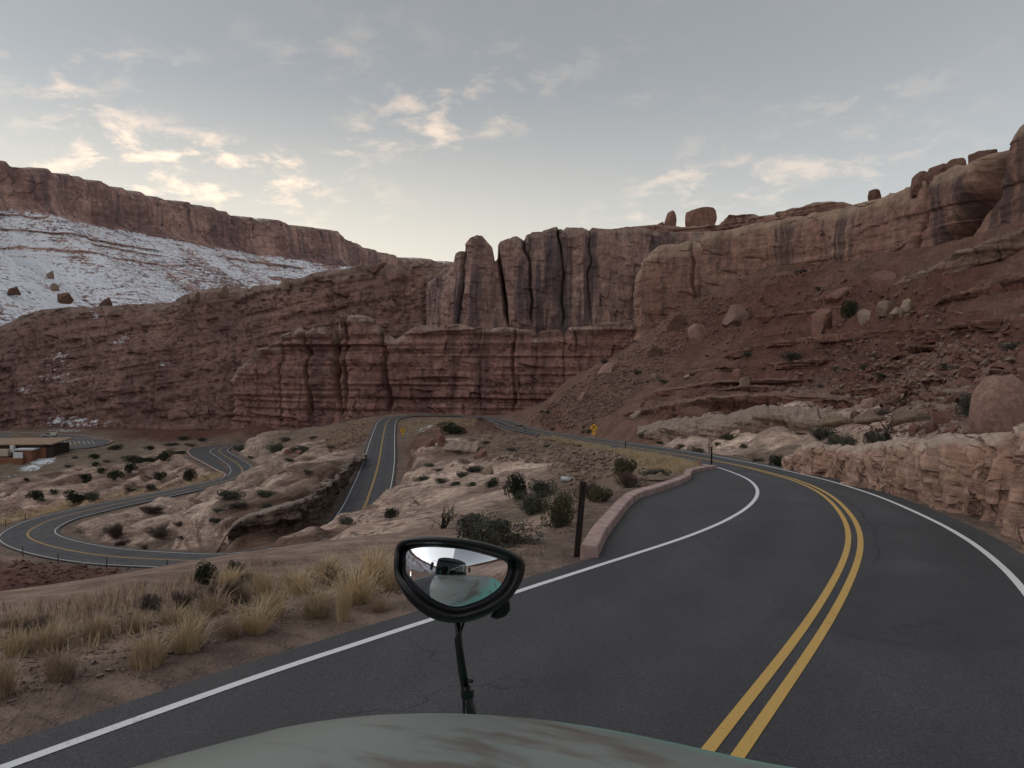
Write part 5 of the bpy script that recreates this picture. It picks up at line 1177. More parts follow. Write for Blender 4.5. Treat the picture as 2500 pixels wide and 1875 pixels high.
for (a, b, c, d, m, vr, lab) in ((1060, 1090, 1060, 1082, 'b_red', 0, 'red boulder at the foot of the fill slope by the snow patch'), (1038, 1062, 1070, 1096, 'b_red', 4, 'red boulder nearest the bend sign'), (1068, 1096, 1078, 1092, 'b_red', 2, 'flat red boulder below the fill slope'), (1118, 1138, 1080, 1098, 'b_dark', 1, 'dark cube boulder on the fill slope'), (1155, 1195, 1096, 1122, 'b_red', 5, 'long red boulder at the right end of the tan ledge'), (1098, 1108, 1132, 1142, 'b_tan', 3, 'small round stone on the pale rock'),
                                 (1170, 1206, 1136, 1164, 'b_tan', 6, 'leaning tan slab left of the round juniper'), (1285, 1300, 1100, 1108, 'b_tan', 2, 'small tan slab high on the rubble bank'), (1474, 1490, 1121, 1130, 'b_tan', 4, 'flat tan stone on the rubble bank below the road'), (1488, 1506, 1130, 1142, 'b_tan', 6, 'leaning tan stone on the rubble bank near the green bush'), (1452, 1470, 1138, 1150, 'b_tan', 1, 'tan block low on the rubble bank'), (1420, 1440, 1150, 1164, 'b_tan', 0, 'tan stone above the culvert'),
                                 (716, 735, 1100, 1112, 'b_red', 1, 'reddish block on the slickrock between the two roads'), (690, 712, 1096, 1110, 'b_red', 0, 'reddish rock beside the shrubs on the slickrock bench'), (672, 700, 1148, 1158, 'b_pink', 5, 'low pink rock at the edge of the lower road cut')):
    B(a, b, c, d, m, vr, lab, gm)

# loose rubble on the slopes: too many to count
def rubble(name, n, sampler, smin, smax, mat, label, seed, power=2.2, ymin=0):
    r = np.random.default_rng(seed)
    base = BM[1]; 
    bm = bmesh.new(); bmesh.ops.create_icosphere(bm, subdivisions=1, radius=1.0)
    bv = np.array([q.co[:] for q in bm.verts]); bf = np.array([[q.index for q in f.verts] for f in bm.faces]); bm.free()
    V, Fc, k = [], [], 0
    while k < n:
        u, v = sampler(r)
        p = hit(u, v)
        if p is None or p[1] > 600 or p[1] < ymin: k += 0.2; continue
        i = int(np.argmin(np.abs(us - u))); j = int(np.searchsorted(Ys, p[1]))
        if Df[i, min(j, NY - 1)] < 0.9: k += 0.2; continue
        s = smin + (smax - smin) * r.random() ** power
        w = bv * (1 + 0.35 * r.standard_normal((len(bv), 1))) * np.array([1, r.uniform(0.6, 1.1), r.uniform(0.35, 0.8)]) * s * 0.5
        a = r.random() * 6.28; t = r.uniform(-0.5, 0.5); ca, sa = math.cos(a), math.sin(a)
        R = np.array([[ca, -sa, 0], [sa, ca, 0], [0, 0, 1]]) @ np.array([[1, 0, 0], [0, math.cos(t), -math.sin(t)], [0, math.sin(t), math.cos(t)]])
        V.append(w @ R.T + p + np.array([0, s * 0.2, s * 0.08])); Fc.append(bf + int(round(len(bv) * (len(V) - 1)))); k += 1
    me = mesh_np(name, np.concatenate(V), np.concatenate(Fc), False)
    o = obj(name, me, mat); return tag(o, label, 'rubble', kind='stuff')
def tri_sampler(*quads):
    qs = np.array(quads, float)
    def f(r):
        q = qs[r.integers(len(qs))]; a, b = r.random(), r.random()
        p = (q[0] * (1 - a) + q[1] * a) * (1 - b) + (q[3] * (1 - a) + q[2] * a) * b
        return p[0], p[1]
    return f
rubble('rubble', 5200, tri_sampler([(1290, 1035), (1400, 955), (1530, 990), (1420, 1052)], [(1330, 1000), (1480, 890), (1560, 960), (1400, 1040)], [(1480, 890), (1700, 700), (1800, 760), (1560, 960)], [(1380, 960), (1600, 820), (1650, 900), (1450, 1030)]), 0.25, 1.5, M['b_pink'], 'reddish rubble covering the left flank of the talus', 3, 2.8)
rubble('rubble', 2600, tri_sampler([(1500, 960), (2400, 860), (2500, 960), (1600, 1030)], [(1700, 760), (2300, 660), (2450, 860), (1700, 960)], [(1700, 700), (2050, 640), (2150, 760), (1700, 860)], [(2100, 900), (2480, 820), (2500, 980), (2150, 990)]), 0.2, 1.5, M['b_red'], 'red rubble strewn over the right slope', 4, 3.0)
rubble('rubble', 1500, tri_sampler([(1500, 960), (2400, 860), (2500, 960), (1600, 1030)], [(1700, 760), (2300, 660), (2450, 860), (1700, 960)], [(2050, 880), (2480, 800), (2500, 980), (2150, 990)], [(2000, 940), (2300, 900), (2350, 1000), (2050, 1005)]), 0.15, 1.1, M['b_tan'], 'pale tan stones strewn over the red right slope', 24, 3.0)
rubble('rubble', 1900, tri_sampler([(1180, 1060), (1330, 1070), (1560, 1120), (1380, 1180)], [(1100, 1050), (1200, 1040), (1330, 1130), (1180, 1130)], [(1330, 1090), (1530, 1110), (1500, 1160), (1400, 1190)]), 0.12, 0.75, M['b_tan'], 'tan stones on the bank below the upper road', 5)
rubble('rubble', 900, tri_sampler([(790, 1060), (930, 1020), (880, 1090), (800, 1110)], [(20, 1370), (420, 1400), (400, 1440), (20, 1470)]), 0.25, 1.0, M['b_red'], 'rubble on the banks beside the lower roads', 6, 2.2, 60)
rubble('gravel', 4200, tri_sampler([(-60, 1560), (900, 1400), (950, 1500), (0, 1760)], [(850, 1430), (1300, 1330), (1420, 1370), (980, 1500)], [(1330, 1290), (1600, 1180), (1640, 1185), (1440, 1330)]), 0.012, 0.09, M['b_tan'], 'loose gravel on the near verge', 7, 3.0)
rubble('rubble', 700, tri_sampler([(1920, 1130), (2500, 1290), (2500, 1318), (1920, 1145)], [(2000, 1000), (2480, 1000), (2480, 1050), (2000, 1080)]), 0.06, 0.35, M['b_pink'], 'fallen stones along the foot and top of the road cut', 8)

# ----------------------------------------------------------------- plants
def rand_dir(r, up=0.0):
    v = r.standard_normal(3); v[2] = abs(v[2]) * (1 - up) + up * abs(v[2]) * 2; return v / np.linalg.norm(v)
def shrub_meshes(seed, nleaf, leaf, kind):
    """unit shrub: half width 1, height about 1.2; returns foliage mesh and stem mesh"""
    r = np.random.default_rng(seed); lob = []
    nl = {'juniper': 14, 'sage': 11, 'brush': 10}[kind]
    for i in range(nl):
        a = r.random() * 6.28; q = r.uniform(0.1, 0.85); lob.append((q * math.cos(a), q * math.sin(a), r.uniform(0.12, 0.68) * (1.15 if kind == 'juniper' else 1.0), r.uniform(0.22, 0.46)))
    lob.append((0.1, 0, 0.45, 0.5)); lob = np.array(lob)
    V = np.zeros((nleaf, 3, 3))
    pk = r.integers(len(lob), size=nleaf); d = r.standard_normal((nleaf, 3)); d /= np.linalg.norm(d, axis=1, keepdims=True)
    rr = lob[pk, 3] * (0.55 + 0.55 * r.random(nleaf) ** (0.5 if kind != 'brush' else 0.9))
    c = lob[pk, :3] + d * rr[:, None]; c[:, 2] = np.abs(c[:, 2]) * np.where(c[:, 2] < 0, 0.4, 1) + 0.02
    a1 = r.standard_normal((nleaf, 3)); a1 /= np.linalg.norm(a1, axis=1, keepdims=True)
    if kind == 'brush':
        a1 = 0.6 * a1 + c * 0.9 + np.array([0, 0, 0.35]); a1 /= np.linalg.norm(a1, axis=1, keepdims=True)
    a2 = np.cross(a1, r.standard_normal((nleaf, 3))); a2 /= np.linalg.norm(a2, axis=1, keepdims=True)
    s = leaf * r.uniform(0.5, 1.6, nleaf)[:, None]
    wd = {'juniper': 0.45, 'sage': 0.30, 'brush': 0.10}[kind]; lg = {'juniper': 1.0, 'sage': 1.1, 'brush': 2.6}[kind]
    V[:, 0] = c - a1 * s * lg * 0.5 - a2 * s * wd; V[:, 1] = c - a1 * s * lg * 0.5 + a2 * s * wd; V[:, 2] = c + a1 * s * lg
    fol = mesh_np('foliage', V.reshape(-1, 3), np.arange(nleaf * 3).reshape(-1, 3), False)
    mb = MB()
    for i in range(26 if nleaf > 900 else 9):
        e = lob[r.integers(len(lob))]; t = e[:3] + r.standard_normal(3) * 0.16; t[2] = max(t[2], 0.2) * (1.15 if kind == 'brush' else 1.0)
        m_ = t * 0.5 + r.standard_normal(3) * 0.07; m_[2] = abs(m_[2])
        mb.tube([(0.05 * r.standard_normal(), 0.05 * r.standard_normal(), -0.08), tuple(m_), tuple(t)], [0.035, 0.02, 0.007], 4, False)
    return fol, mesh_pd('stems', mb.v, mb.f)
SH = {}
for kind, fm, sm in (('sage', 'sage', 'twig'), ('juniper', 'juniper', 'darkwood'), ('brush', 'brush', 'twig'), ('olive', 'olive', 'twig')):
    for size, nleaf, leaf in (('big', 5200, 0.050), ('mid', 2200, 0.085), ('small', 650, 0.15)):
        for k in range(3):
            f_, s_ = shrub_meshes(100 + k * 7 + len(kind) * 3, nleaf, leaf * (0.8 if kind == 'juniper' else 1), 'sage' if kind == 'olive' else kind)
            f_.materials.append(M[fm]); s_.materials.append(M[sm]); SH[kind, size, k] = (f_, s_)
plant_list = []
NAMES = {'sage': 'sagebrush', 'juniper': 'juniper', 'brush': 'bare_shrub', 'olive': 'green_shrub'}
def put_shrub(kind, u0, u1, v0, v1, label=None, group=None, Y=None):
    u = (u0 + u1) / 2; p = hit(u, v1 - 1) if Y is None else P(u, v1, Y)
    if p is None: return None
    Y = p[1]; w = (u1 - u0) / F * Y; h = (v1 - v0) / F * Y
    px = u1 - u0; size = 'big' if px > 75 else 'mid' if px > 30 else 'small'
    k = random.randrange(3); f_, s_ = SH[kind, size, k]
    e = empty(NAMES[kind], (p[0], p[1], p[2] - 0.03 * h))
    fl_ = px < 60; e.scale = (w / 2 * (random.uniform(1.05, 1.6) if fl_ else 1.0), w / 2 * random.uniform(0.8, 1.1), h / 1.15 * (random.uniform(0.65, 0.95) if fl_ else 1.05)); e.rotation_euler = (0, 0, random.uniform(-0.5, 0.5) + (math.pi if random.random() < 0.5 else 0))
    obj('foliage', f_, None, e); obj('stems', s_, None, e)
    tag(e, label, {'juniper': 'juniper'}.get(kind, 'shrub'), group)
    if not label: plant_list.append((group, kind, u, e))
    return e
Sx = put_shrub
Sx('sage', 1112, 1304, 1238, 1328, 'large round grey-green sagebrush right behind the mirror', 'shrubs beside the near verge')
Sx('sage', 1250, 1345, 1200, 1258, 'grey sagebrush below the round juniper', 'shrubs beside the near verge')
Sx('olive', 1325, 1420, 1185, 1286, 'dull green bush behind the near post', 'shrubs beside the near verge')
Sx('juniper', 1229, 1297, 1154, 1221, 'round dark juniper on the pale slickrock in the middle', 'junipers')
Sx('sage', 1292, 1362, 1168, 1214, 'bluish sagebrush right of the round juniper', 'shrubs beside the near verge')
Sx('juniper', 1188, 1220, 1158, 1190, 'small dark juniper left of the round one', 'junipers')
Sx('juniper', 938, 971, 1234, 1266, 'ragged little conifer on the near slickrock above the mirror', 'junipers')
Sx('sage', 832, 868, 1258, 1282, 'dark tuft where the slickrock meets the middle road', 'shrubs beside the near verge')
Sx('brush', 1486, 1580, 1146, 1192, 'purplish bare bush behind the kerb', 'bushes behind the kerb')
Sx('brush', 1410, 1480, 1172, 1222, 'brown bare bush between the post and the kerb', 'bushes behind the kerb')
Sx('sage', 1568, 1624, 1140, 1166, 'grey bush next to the flat slab behind the kerb', 'bushes behind the kerb')
Sx('olive', 1436, 1505, 1188, 1226, 'low green bush closest to the kerb', 'bushes behind the kerb')
Sx('olive', 1495, 1562, 1116, 1160, 'green bush on the bank below the yellow grass', 'bushes behind the kerb')
Sx('juniper', 1876, 1922, 1096, 1140, 'dark green round bush at the left end of the road cut', 'shrubs on the right slope')
Sx('sage', 2020, 2112, 1052, 1094, 'wide grey bush on top of the road cut', 'shrubs on the right slope')
Sx('sage', 2110, 2200, 1050, 1090, 'dark grey bush under the bare branches above the road cut', 'shrubs on the right slope')
Sx('sage', 1968, 2040, 1044, 1076, 'low grey bush left of the wide one above the cut', 'shrubs on the right slope')
Sx('sage', 2338, 2404, 958, 1014, 'dark leaning bush left of the huge pink boulder', 'shrubs on the right slope')
Sx('sage', 2388, 2434, 955, 984, 'rounded bush touching the huge pink boulder', 'shrubs on the right slope')
Sx('sage', 1914, 1962, 848, 885, 'grey round bush in the middle of the red slope', 'shrubs on the right slope')
Sx('juniper', 2050, 2098, 720, 778, 'dark tall bush among the high boulders', 'shrubs on the right slope')
Sx('olive', 1796, 1832, 998, 1024, 'pale yellowish bush beside the dark overhang', 'shrubs on the right slope')
Sx('sage', 2440, 2500, 835, 858, 'dark bush at the right edge high on the slope', 'shrubs on the right slope')
Sx('juniper', 467, 533, 1374, 1426, 'dark upright bush in front of the lower road', 'shrubs by the lower road')
Sx('sage', 558, 602, 1360, 1404, 'grey bush right of the dark upright one by the lower road', 'shrubs by the lower road')
Sx('brush', 694, 728, 1406, 1438, 'dark brown clump among the dry grass', 'shrubs by the lower road')
Sx('juniper', 1074, 1128, 1022, 1062, 'dark thicket in the basin inside the far bend', 'shrubs by the far bend')
for (k, g, lst) in (
    ('juniper', 'junipers on the left slickrock', [(217, 247, 1104, 1121), (221, 247, 1122, 1140), (260, 298, 1138, 1170), (300, 334, 1133, 1158), (236, 261, 1143, 1162), (190, 227, 1153, 1174), (58, 70, 1166, 1181), (69, 109, 1191, 1223), (162, 193, 1193, 1228), (304, 352, 1108, 1131), (372, 402, 1148, 1173), (270, 298, 1082, 1100), (446, 478, 1141, 1177), (386, 421, 1098, 1126), (340, 384, 1112, 1128), (205, 222, 1165, 1180), (352, 380, 1085, 1098)]),
    ('sage', 'shrubs on the left slickrock', [(198, 243, 1195, 1220), (126, 142, 1190, 1210), (96, 112, 1212, 1226), (350, 378, 1180, 1194), (420, 447, 1096, 1110), (310, 340, 1186, 1200), (255, 270, 1120, 1130), (160, 180, 1132, 1142), (176, 196, 1110, 1120), (400, 430, 1078, 1090), (428, 460, 1066, 1078), (480, 500, 1068, 1080), (455, 478, 1082, 1092)]),
    ('sage', 'shrubs on the slickrock between the roads', [(647, 689, 1074, 1107), (714, 762, 1080, 1104), (574, 595, 1081, 1105), (634, 671, 1190, 1216), (541, 594, 1192, 1222), (636, 663, 1226, 1242), (516, 548, 1235, 1253), (553, 594, 1232, 1246), (513, 545, 1262, 1277), (744, 763, 1149, 1162), (680, 706, 1066, 1080), (752, 776, 1062, 1074), (606, 622, 1110, 1120), (700, 720, 1120, 1130), (618, 640, 1260, 1272), (800, 820, 1085, 1096)]),
    ('brush', 'shrubs on the island of the lower bend', [(252, 312, 1280, 1313), (363, 422, 1280, 1316), (342, 396, 1234, 1255), (280, 318, 1312, 1332), (425, 450, 1270, 1284), (430, 452, 1310, 1322), (340, 366, 1330, 1342)]),
    ('sage', 'shrubs on the pale rock right of the middle road', [(1014, 1046, 1157, 1176), (1063, 1096, 1162, 1180), (1098, 1122, 1170, 1187), (1136, 1172, 1135, 1154), (1140, 1162, 1172, 1188), (1110, 1140, 1150, 1166), (1060, 1080, 1140, 1152), (1040, 1064, 1128, 1140), (1240, 1262, 1092, 1102), (1328, 1346, 1082, 1093), (1180, 1196, 1076, 1084), (1160, 1176, 1018, 1028), (1255, 1275, 1035, 1044)]),
    ('olive', 'small shrubs along the upper road', [(1600, 1618, 1074, 1085), (1652, 1678, 1082, 1095), (1744, 1762, 1078, 1090), (1758, 1796, 1056, 1076), (1806, 1826, 1080, 1096), (1695, 1722, 1092, 1106), (1418, 1432, 1050, 1060), (1432, 1444, 1048, 1060), (1564, 1586, 1044, 1070), (1342, 1358, 1040, 1052), (1406, 1420, 1082, 1092), (1430, 1444, 1082, 1092), (1838, 1860, 1112, 1128), (1330, 1350, 1004, 1014), (1318, 1340, 1000, 1012)]),
    ('sage', 'small shrubs scattered over the red slope', [(1465, 1484, 872, 890), (1548, 1566, 900, 916), (1574, 1590, 926, 936), (1610, 1632, 928, 938), (2030, 2056, 900, 914), (2062, 2082, 902, 912), (2100, 2122, 900, 916), (2140, 2176, 910, 926), (2120, 2146, 865, 874), (1818, 1842, 858, 874), (1720, 1734, 866, 874), (2290, 2312, 885, 900), (1996, 2010, 938, 948), (2026, 2046, 1014, 1024), (2138, 2172, 998, 1018), (1780, 1800, 1030, 1044), (1990, 2010, 700, 712), (1942, 1966, 660, 672), (2450, 2480, 925, 945)])):
    for q in lst: Sx(k, *q, None, g)
def ordinal(i, n):
    w = ['first', 'second', 'third', 'fourth', 'fifth', 'sixth', 'seventh', 'eighth', 'ninth', 'tenth', 'eleventh', 'twelfth', 'thirteenth', 'fourteenth', 'fifteenth', 'sixteenth', 'seventeenth', 'eighteenth', 'nineteenth', 'twentieth']
    return 'leftmost' if i == 0 else 'rightmost' if i == n - 1 else w[i] + ' from the left'
LAB = {'junipers on the left slickrock': 'dark juniper on the pale slickrock beside the parking area', 'shrubs on the left slickrock': 'grey shrub on the pale slickrock left of the lower road', 'shrubs on the slickrock between the roads': 'grey shrub on the slickrock between the two lower roads',
       'shrubs on the island of the lower bend': 'brown shrub on the rock island inside the lower bend', 'shrubs on the pale rock right of the middle road': 'grey shrub on the pale rock right of the middle road', 'small shrubs along the upper road': 'small green shrub along the upper road', 'small shrubs scattered over the red slope': 'small grey shrub scattered on the red slope'}
for g in LAB:
    it = sorted([p for p in plant_list if p[0] == g], key=lambda p: p[2])
    for i, p in enumerate(it): p[3]['label'] = LAB[g] + ', ' + ordinal(i, len(it))

# bare dark shrubs: branching twigs only
def bare_shrub(u0, u1, v0, v1, label, seed, mat='darkwood', lean=0.0):
    u = (u0 + u1) / 2; p = hit(u, v1 - 1); Y = p[1]; w = (u1 - u0) / F * Y; h = (v1 - v0) / F * Y
    r = np.random.default_rng(seed); mb = MB(); s = max(w, h)
    def grow(a, d, ln, rad, dep):
        pts = [a]; q = a
        for i in range(3):
            d = d + r.standard_normal(3) * 0.28; d[2] += 0.06; d /= np.linalg.norm(d); q = q + d * ln / 3; pts.append(q)
        mb.tube([tuple(x) for x in pts], [rad, rad * 0.85, rad * 0.7, rad * 0.5], 5, False)
        if dep > 0:
            for i in range(3 if dep > 1 else 4):
                grow(pts[r.integers(1, 4)], d + r.standard_normal(3) * 0.75, ln * r.uniform(0.55, 0.8), rad * 0.5, dep - 1)
    for i in range(5):
        a = r.random() * 6.28; grow(np.array([0, 0, -0.05 * h]), np.array([math.cos(a) * 0.8 + lean, math.sin(a) * 0.8, 0.9]), s * 0.42, s * 0.022, 3)
    o = mb.build('dead_shrub', M[mat]); o.location = p; return tag(o, label, 'shrub')
bare_shrub(1040, 1118, 1190, 1292, 'black dead shrub with twisted branches on the near slickrock', 5)
bare_shrub(2118, 2212, 1030, 1084, 'leafless dark shrub on top of the road cut', 6)
bare_shrub(775, 850, 1330, 1430, 'thin bare reddish shrub behind the tall dry grass', 7, 'twig')
bare_shrub(1010, 1040, 1196, 1236, 'small leafless bush on the pale rock above the black dead shrub', 8, 'twig')

# dry grass clumps
def tuft_mesh(seed, n, wid=0.012, spread=0.5):
    r = np.random.default_rng(seed); V = np.zeros((n, 5, 3))
    a = r.random(n) * 6.28; rb = 0.28 * np.sqrt(r.random(n)); b = np.stack([rb * np.cos(a), rb * np.sin(a), np.zeros(n)], 1)
    a2 = a + r.normal(0, 0.7, n); ln = 0.35 + 0.75 * r.random(n) ** 1.6; out = spread * (0.15 + 1.2 * r.random(n)) * (0.35 + rb / 0.28)
    dirx = np.stack([np.cos(a2), np.sin(a2), np.zeros(n)], 1)
    mid = b + dirx * (out * 0.35 * ln)[:, None]; mid[:, 2] = ln * 0.58; tip = b + dirx * (out * ln)[:, None]; tip[:, 2] = ln * (1 - 0.18 * out)
    side = np.stack([-np.sin(a2 + r.normal(0, 0.8, n)), np.cos(a2), np.zeros(n)], 1) * wid * r.uniform(0.6, 1.4, n)[:, None]
    V[:, 0] = b - side; V[:, 1] = b + side; V[:, 2] = mid + side * 0.8; V[:, 3] = mid - side * 0.8; V[:, 4] = tip
    q = np.arange(n)[:, None] * 5
    F3 = np.concatenate([q + [0, 1, 2], q + [0, 2, 3], q + [3, 2, 4]])
    return mesh_np('dry_grass', V.reshape(-1, 3), F3, False)
TU = {}
for k in range(4):
    for m_ in ('straw', 'straw2'):
        for sz, n_b, wd in (('big', 520, 0.0055), ('far', 160, 0.022)):
            t_ = tuft_mesh(300 + k, n_b, wd, 0.42 + 0.16 * k); t_.materials.append(M[m_]); TU[k, m_, sz] = t_
def put_tuft(u, v, hpx, wpx, mat, label, group, k=None, sz='big'):
    p = hit(u, v)
    if p is None: return
    h = hpx * 0.60 / F * p[1]; w = wpx * 0.85 / F * p[1]
    o = obj('grass_clump', TU[random.randrange(4) if k is None else k, mat, sz]); o.location = (p[0], p[1], p[2] - 0.02)
    o.scale = (w / 1.15, w / 1.15, h * 1.0); o.rotation_euler = (0, 0, random.random() * 6.28)
    return tag(o, label, 'grass', group)
gg = 'dry grass clumps along the near verge'
tl_ = [(5, 1700, 230, 110, 'straw2', 'tall dry grass clump cut by the left edge'), (150, 1662, 175, 130, 'straw2', 'brownish grass clump nearest the left edge of the verge'), (360, 1628, 175, 170, 'straw2', 'wide brown-based grass clump, lowest on the verge'), (455, 1592, 165, 130, 'straw', 'golden grass clump against the wide brown-based one'), (560, 1560, 120, 90, 'straw2', 'short grass clump right of the golden one near the gravel'), (625, 1545, 170, 120, 'straw', 'golden grass clump in the middle of the verge'),
       (665, 1510, 150, 110, 'straw', 'golden clump behind the one in the middle of the verge'), (775, 1505, 150, 140, 'straw', 'broad golden clump left of the tall thin one'), (838, 1518, 200, 70, 'straw', 'tall thin golden grass clump left of the mirror'), (870, 1470, 190, 150, 'straw', 'big bright grass clump touching the mirror left side'), (925, 1492, 90, 70, 'straw2', 'small brown clump just below the mirror left corner'), (915, 1420, 170, 130, 'straw', 'bright grass clump behind the mirror upper left corner'),
       (800, 1420, 130, 120, 'straw', 'golden clump upper left of the mirror'), (730, 1450, 130, 110, 'straw', 'golden clump beside the dark brown bush'), (640, 1455, 130, 90, 'straw2', 'tall sparse clump in front of the lower road bush'), (590, 1470, 110, 90, 'straw2', 'dull clump left of the tall sparse one'), (520, 1500, 120, 100, 'straw2', 'dull grass clump above the golden pair'), (420, 1520, 90, 100, 'straw2', 'low dull clump above the wide brown-based one'), (330, 1540, 100, 110, 'straw2', 'low clump in the second row of the verge'),
       (235, 1560, 120, 130, 'straw2', 'dull clump behind the brownish one at left'), (120, 1585, 130, 140, 'straw2', 'broad dull clump behind the left pair'), (40, 1600, 130, 110, 'straw', 'golden clump behind the tall left edge one'), (470, 1545, 110, 90, 'straw', 'short golden clump tucked behind the golden pair'), (960, 1440, 130, 110, 'straw', 'grass clump directly behind the mirror frame'), (1075, 1400, 120, 110, 'straw', 'grass clump hidden mostly by the mirror'), (1212, 1332, 75, 45, 'straw', 'thin pale tuft in front of the large sagebrush'), (20, 1530, 60, 100, 'straw2', 'low clump on the crest at the left edge'), (560, 1432, 90, 90, 'straw', 'clump on the crest below the dark upright bush')]
for t_ in tl_: put_tuft(*t_, gg)
gk2 = 'dark low brush among the near grass'
for i, (u, v, w, h, lab) in enumerate(((370, 1500, 90, 45, 'dark low brush in the second row of the verge, left one'), (445, 1488, 70, 45, 'dark low brush right of the left one in the second row'), (510, 1480, 85, 55, 'round dark brush above the golden pair'), (560, 1475, 60, 60, 'dark purple stemmed brush beside the round one'), (80, 1545, 90, 40, 'dark low brush near the left edge of the verge'), (605, 1425, 50, 35, 'small dark brush on the verge crest'))):
    Sx('brush', u - w / 2, u + w / 2, v - h, v, lab, gk2)
# yellow grass along the upper road and thin verge grass: uncountable
def grass_mass(name, n, sampler, hmin, hmax, mat, label, seed):
    r = np.random.default_rng(seed); V, Fc = [], []; base = TU[0, mat, 'far']; k = 0
    nv = 12
    while k < n:
        u, v = sampler(r); p = hit(u, v); k += 1
        if p is None: continue
        i = int(np.argmin(np.abs(us - u))); j = min(int(np.searchsorted(Ys, p[1])), NY - 1)
        if Df[i, j] < 0.55: continue
        h = r.uniform(hmin, hmax)
        for b in range(nv):
            a = r.random() * 6.28; q = p + np.array([r.normal(0, 0.16), r.normal(0, 0.16), -0.03]) * (h / 0.4); t = q + np.array([math.cos(a) * 0.4, math.sin(a) * 0.4, 1.0]) * h * r.uniform(0.6, 1.1); s = np.array([-math.sin(a), math.cos(a) * 0.3, 0]) * (0.010 + 0.00022 * p[1])
            V += [q - s, q + s, t]
    V = np.array(V)
    return tag(obj(name, mesh_np(name, V, np.arange(len(V)).reshape(-1, 3), False), M[mat]), label, 'grass', kind='stuff')
grass_mass('dry_grass', 2600, tri_sampler([(1540, 1100), (1720, 1138), (1690, 1152), (1540, 1130)], [(1320, 1062), (1540, 1100), (1540, 1112), (1320, 1072)], [(1560, 1105), (1700, 1140), (1670, 1155), (1600, 1150)]), 0.25, 0.55, 'straw', 'yellow dry grass along the outside of the upper road', 11)
grass_mass('dry_grass', 160, tri_sampler([(-20, 1500), (700, 1370), (900, 1420), (0, 1640)]), 0.10, 0.28, 'straw2', 'sparse dry grass covering the near verge', 12)
grass_mass('dry_grass', 900, tri_sampler([(180, 1225), (500, 1165), (560, 1180), (180, 1240)], [(450, 1165), (545, 1155), (540, 1170), (440, 1178)], [(0, 1265), (180, 1225), (180, 1240), (0, 1285)]), 0.3, 0.7, 'straw', 'tan grass strip along the lower road', 13)
grass_mass('dry_grass', 900, tri_sampler([(960, 1030), (1170, 1025), (1160, 1040), (980, 1060)], [(780, 1050), (920, 1020), (900, 1060), (800, 1100)]), 0.3, 0.8, 'straw2', 'dull grass in the basin and bank at the far bend', 14)
# ----------------------------------------------------------------- posts, signs, culvert
def post(u, vb, vt, label, lean=0.0, wid=0.055, Y=None):
    p = hit(u, vb) if Y is None else P(u, vb, Y); Y = p[1]; h = (vb - vt) / F * Y
    mb = MB(); w = wid; n = 12
    # flanged U-channel delineator with punched holes hinted by notched flanges
    prof_ = [(-w, -w * 0.35), (-w * 0.55, -w * 0.35), (-w * 0.35, w * 0.5), (w * 0.35, w * 0.5), (w * 0.55, -w * 0.35), (w, -w * 0.35), (w, -w * 0.15), (w * 0.68, -w * 0.15), (w * 0.45, w * 0.72), (-w * 0.45, w * 0.72), (-w * 0.68, -w * 0.15), (-w, -w * 0.15)]
    mb.prism(prof_, -0.35, h)
    o = mb.build('delineator_post', M['post']); o.location = p; o.rotation_euler = (0, lean, 0)
    if h > 1.0 and Y < 20:
        hb = MB()
        for k in range(int(h / 0.05)): hb.box((0, w * 0.46, 0.06 + k * 0.05), (w * 0.22, 0.012, 0.012))
        hb.build('bolt_holes', M['galv'], o)
    return tag(o, label, 'post', 'delineator posts')
post(1408, 1360, 1175, 'tall dark steel post at the near end of the kerb', 0.088, 0.058)
post(1737, 1138, 1092, 'thin dark post at the far end of the kerb')
post(1731, 1106, 1084, 'thin post across the road from the kerb end')
post(1527, 1099, 1077, 'dark post on the grassy edge of the upper road')
post(1282, 1056, 1042, 'small post on the upper road edge near the talus foot', wid=0.08)
post(1221, 1046, 1030, 'small post on top of the fill slope by the far bend', wid=0.08)
def edge_post(u, sgn, ya, yb, label, h=1.25, wid=0.055):
    e = C[:, :2] + LN * ((pl_ if sgn > 0 else -pr_) + sgn * 0.9)[:, None]
    ok = np.where((e[:, 1] > ya) & (e[:, 1] < yb) & (cidx > n_near + 20))[0]
    i = ok[np.argmin(np.abs(CX + F * e[ok, 0] / e[ok, 1] - u))]; Y = e[i, 1]; z = C[i, 2]
    vb = V0 - F * z / Y
    return post(u, vb, vb - h / Y * F, label, wid=wid, Y=Y)
edge_post(56, 1, 90, 130, 'leftmost post on the outside of the lower bend')
edge_post(142, 1, 85, 125, 'second post from the left below the lower bend')
edge_post(261, 1, 85, 120, 'third post from the left below the lower bend')
edge_post(408, 1, 80, 110, 'rightmost post below the lower road')
edge_post(62, 1, 140, 175, 'small post behind the lower bend by the grass')
edge_post(14, 1, 130, 170, 'small post behind the lower bend at the left edge')

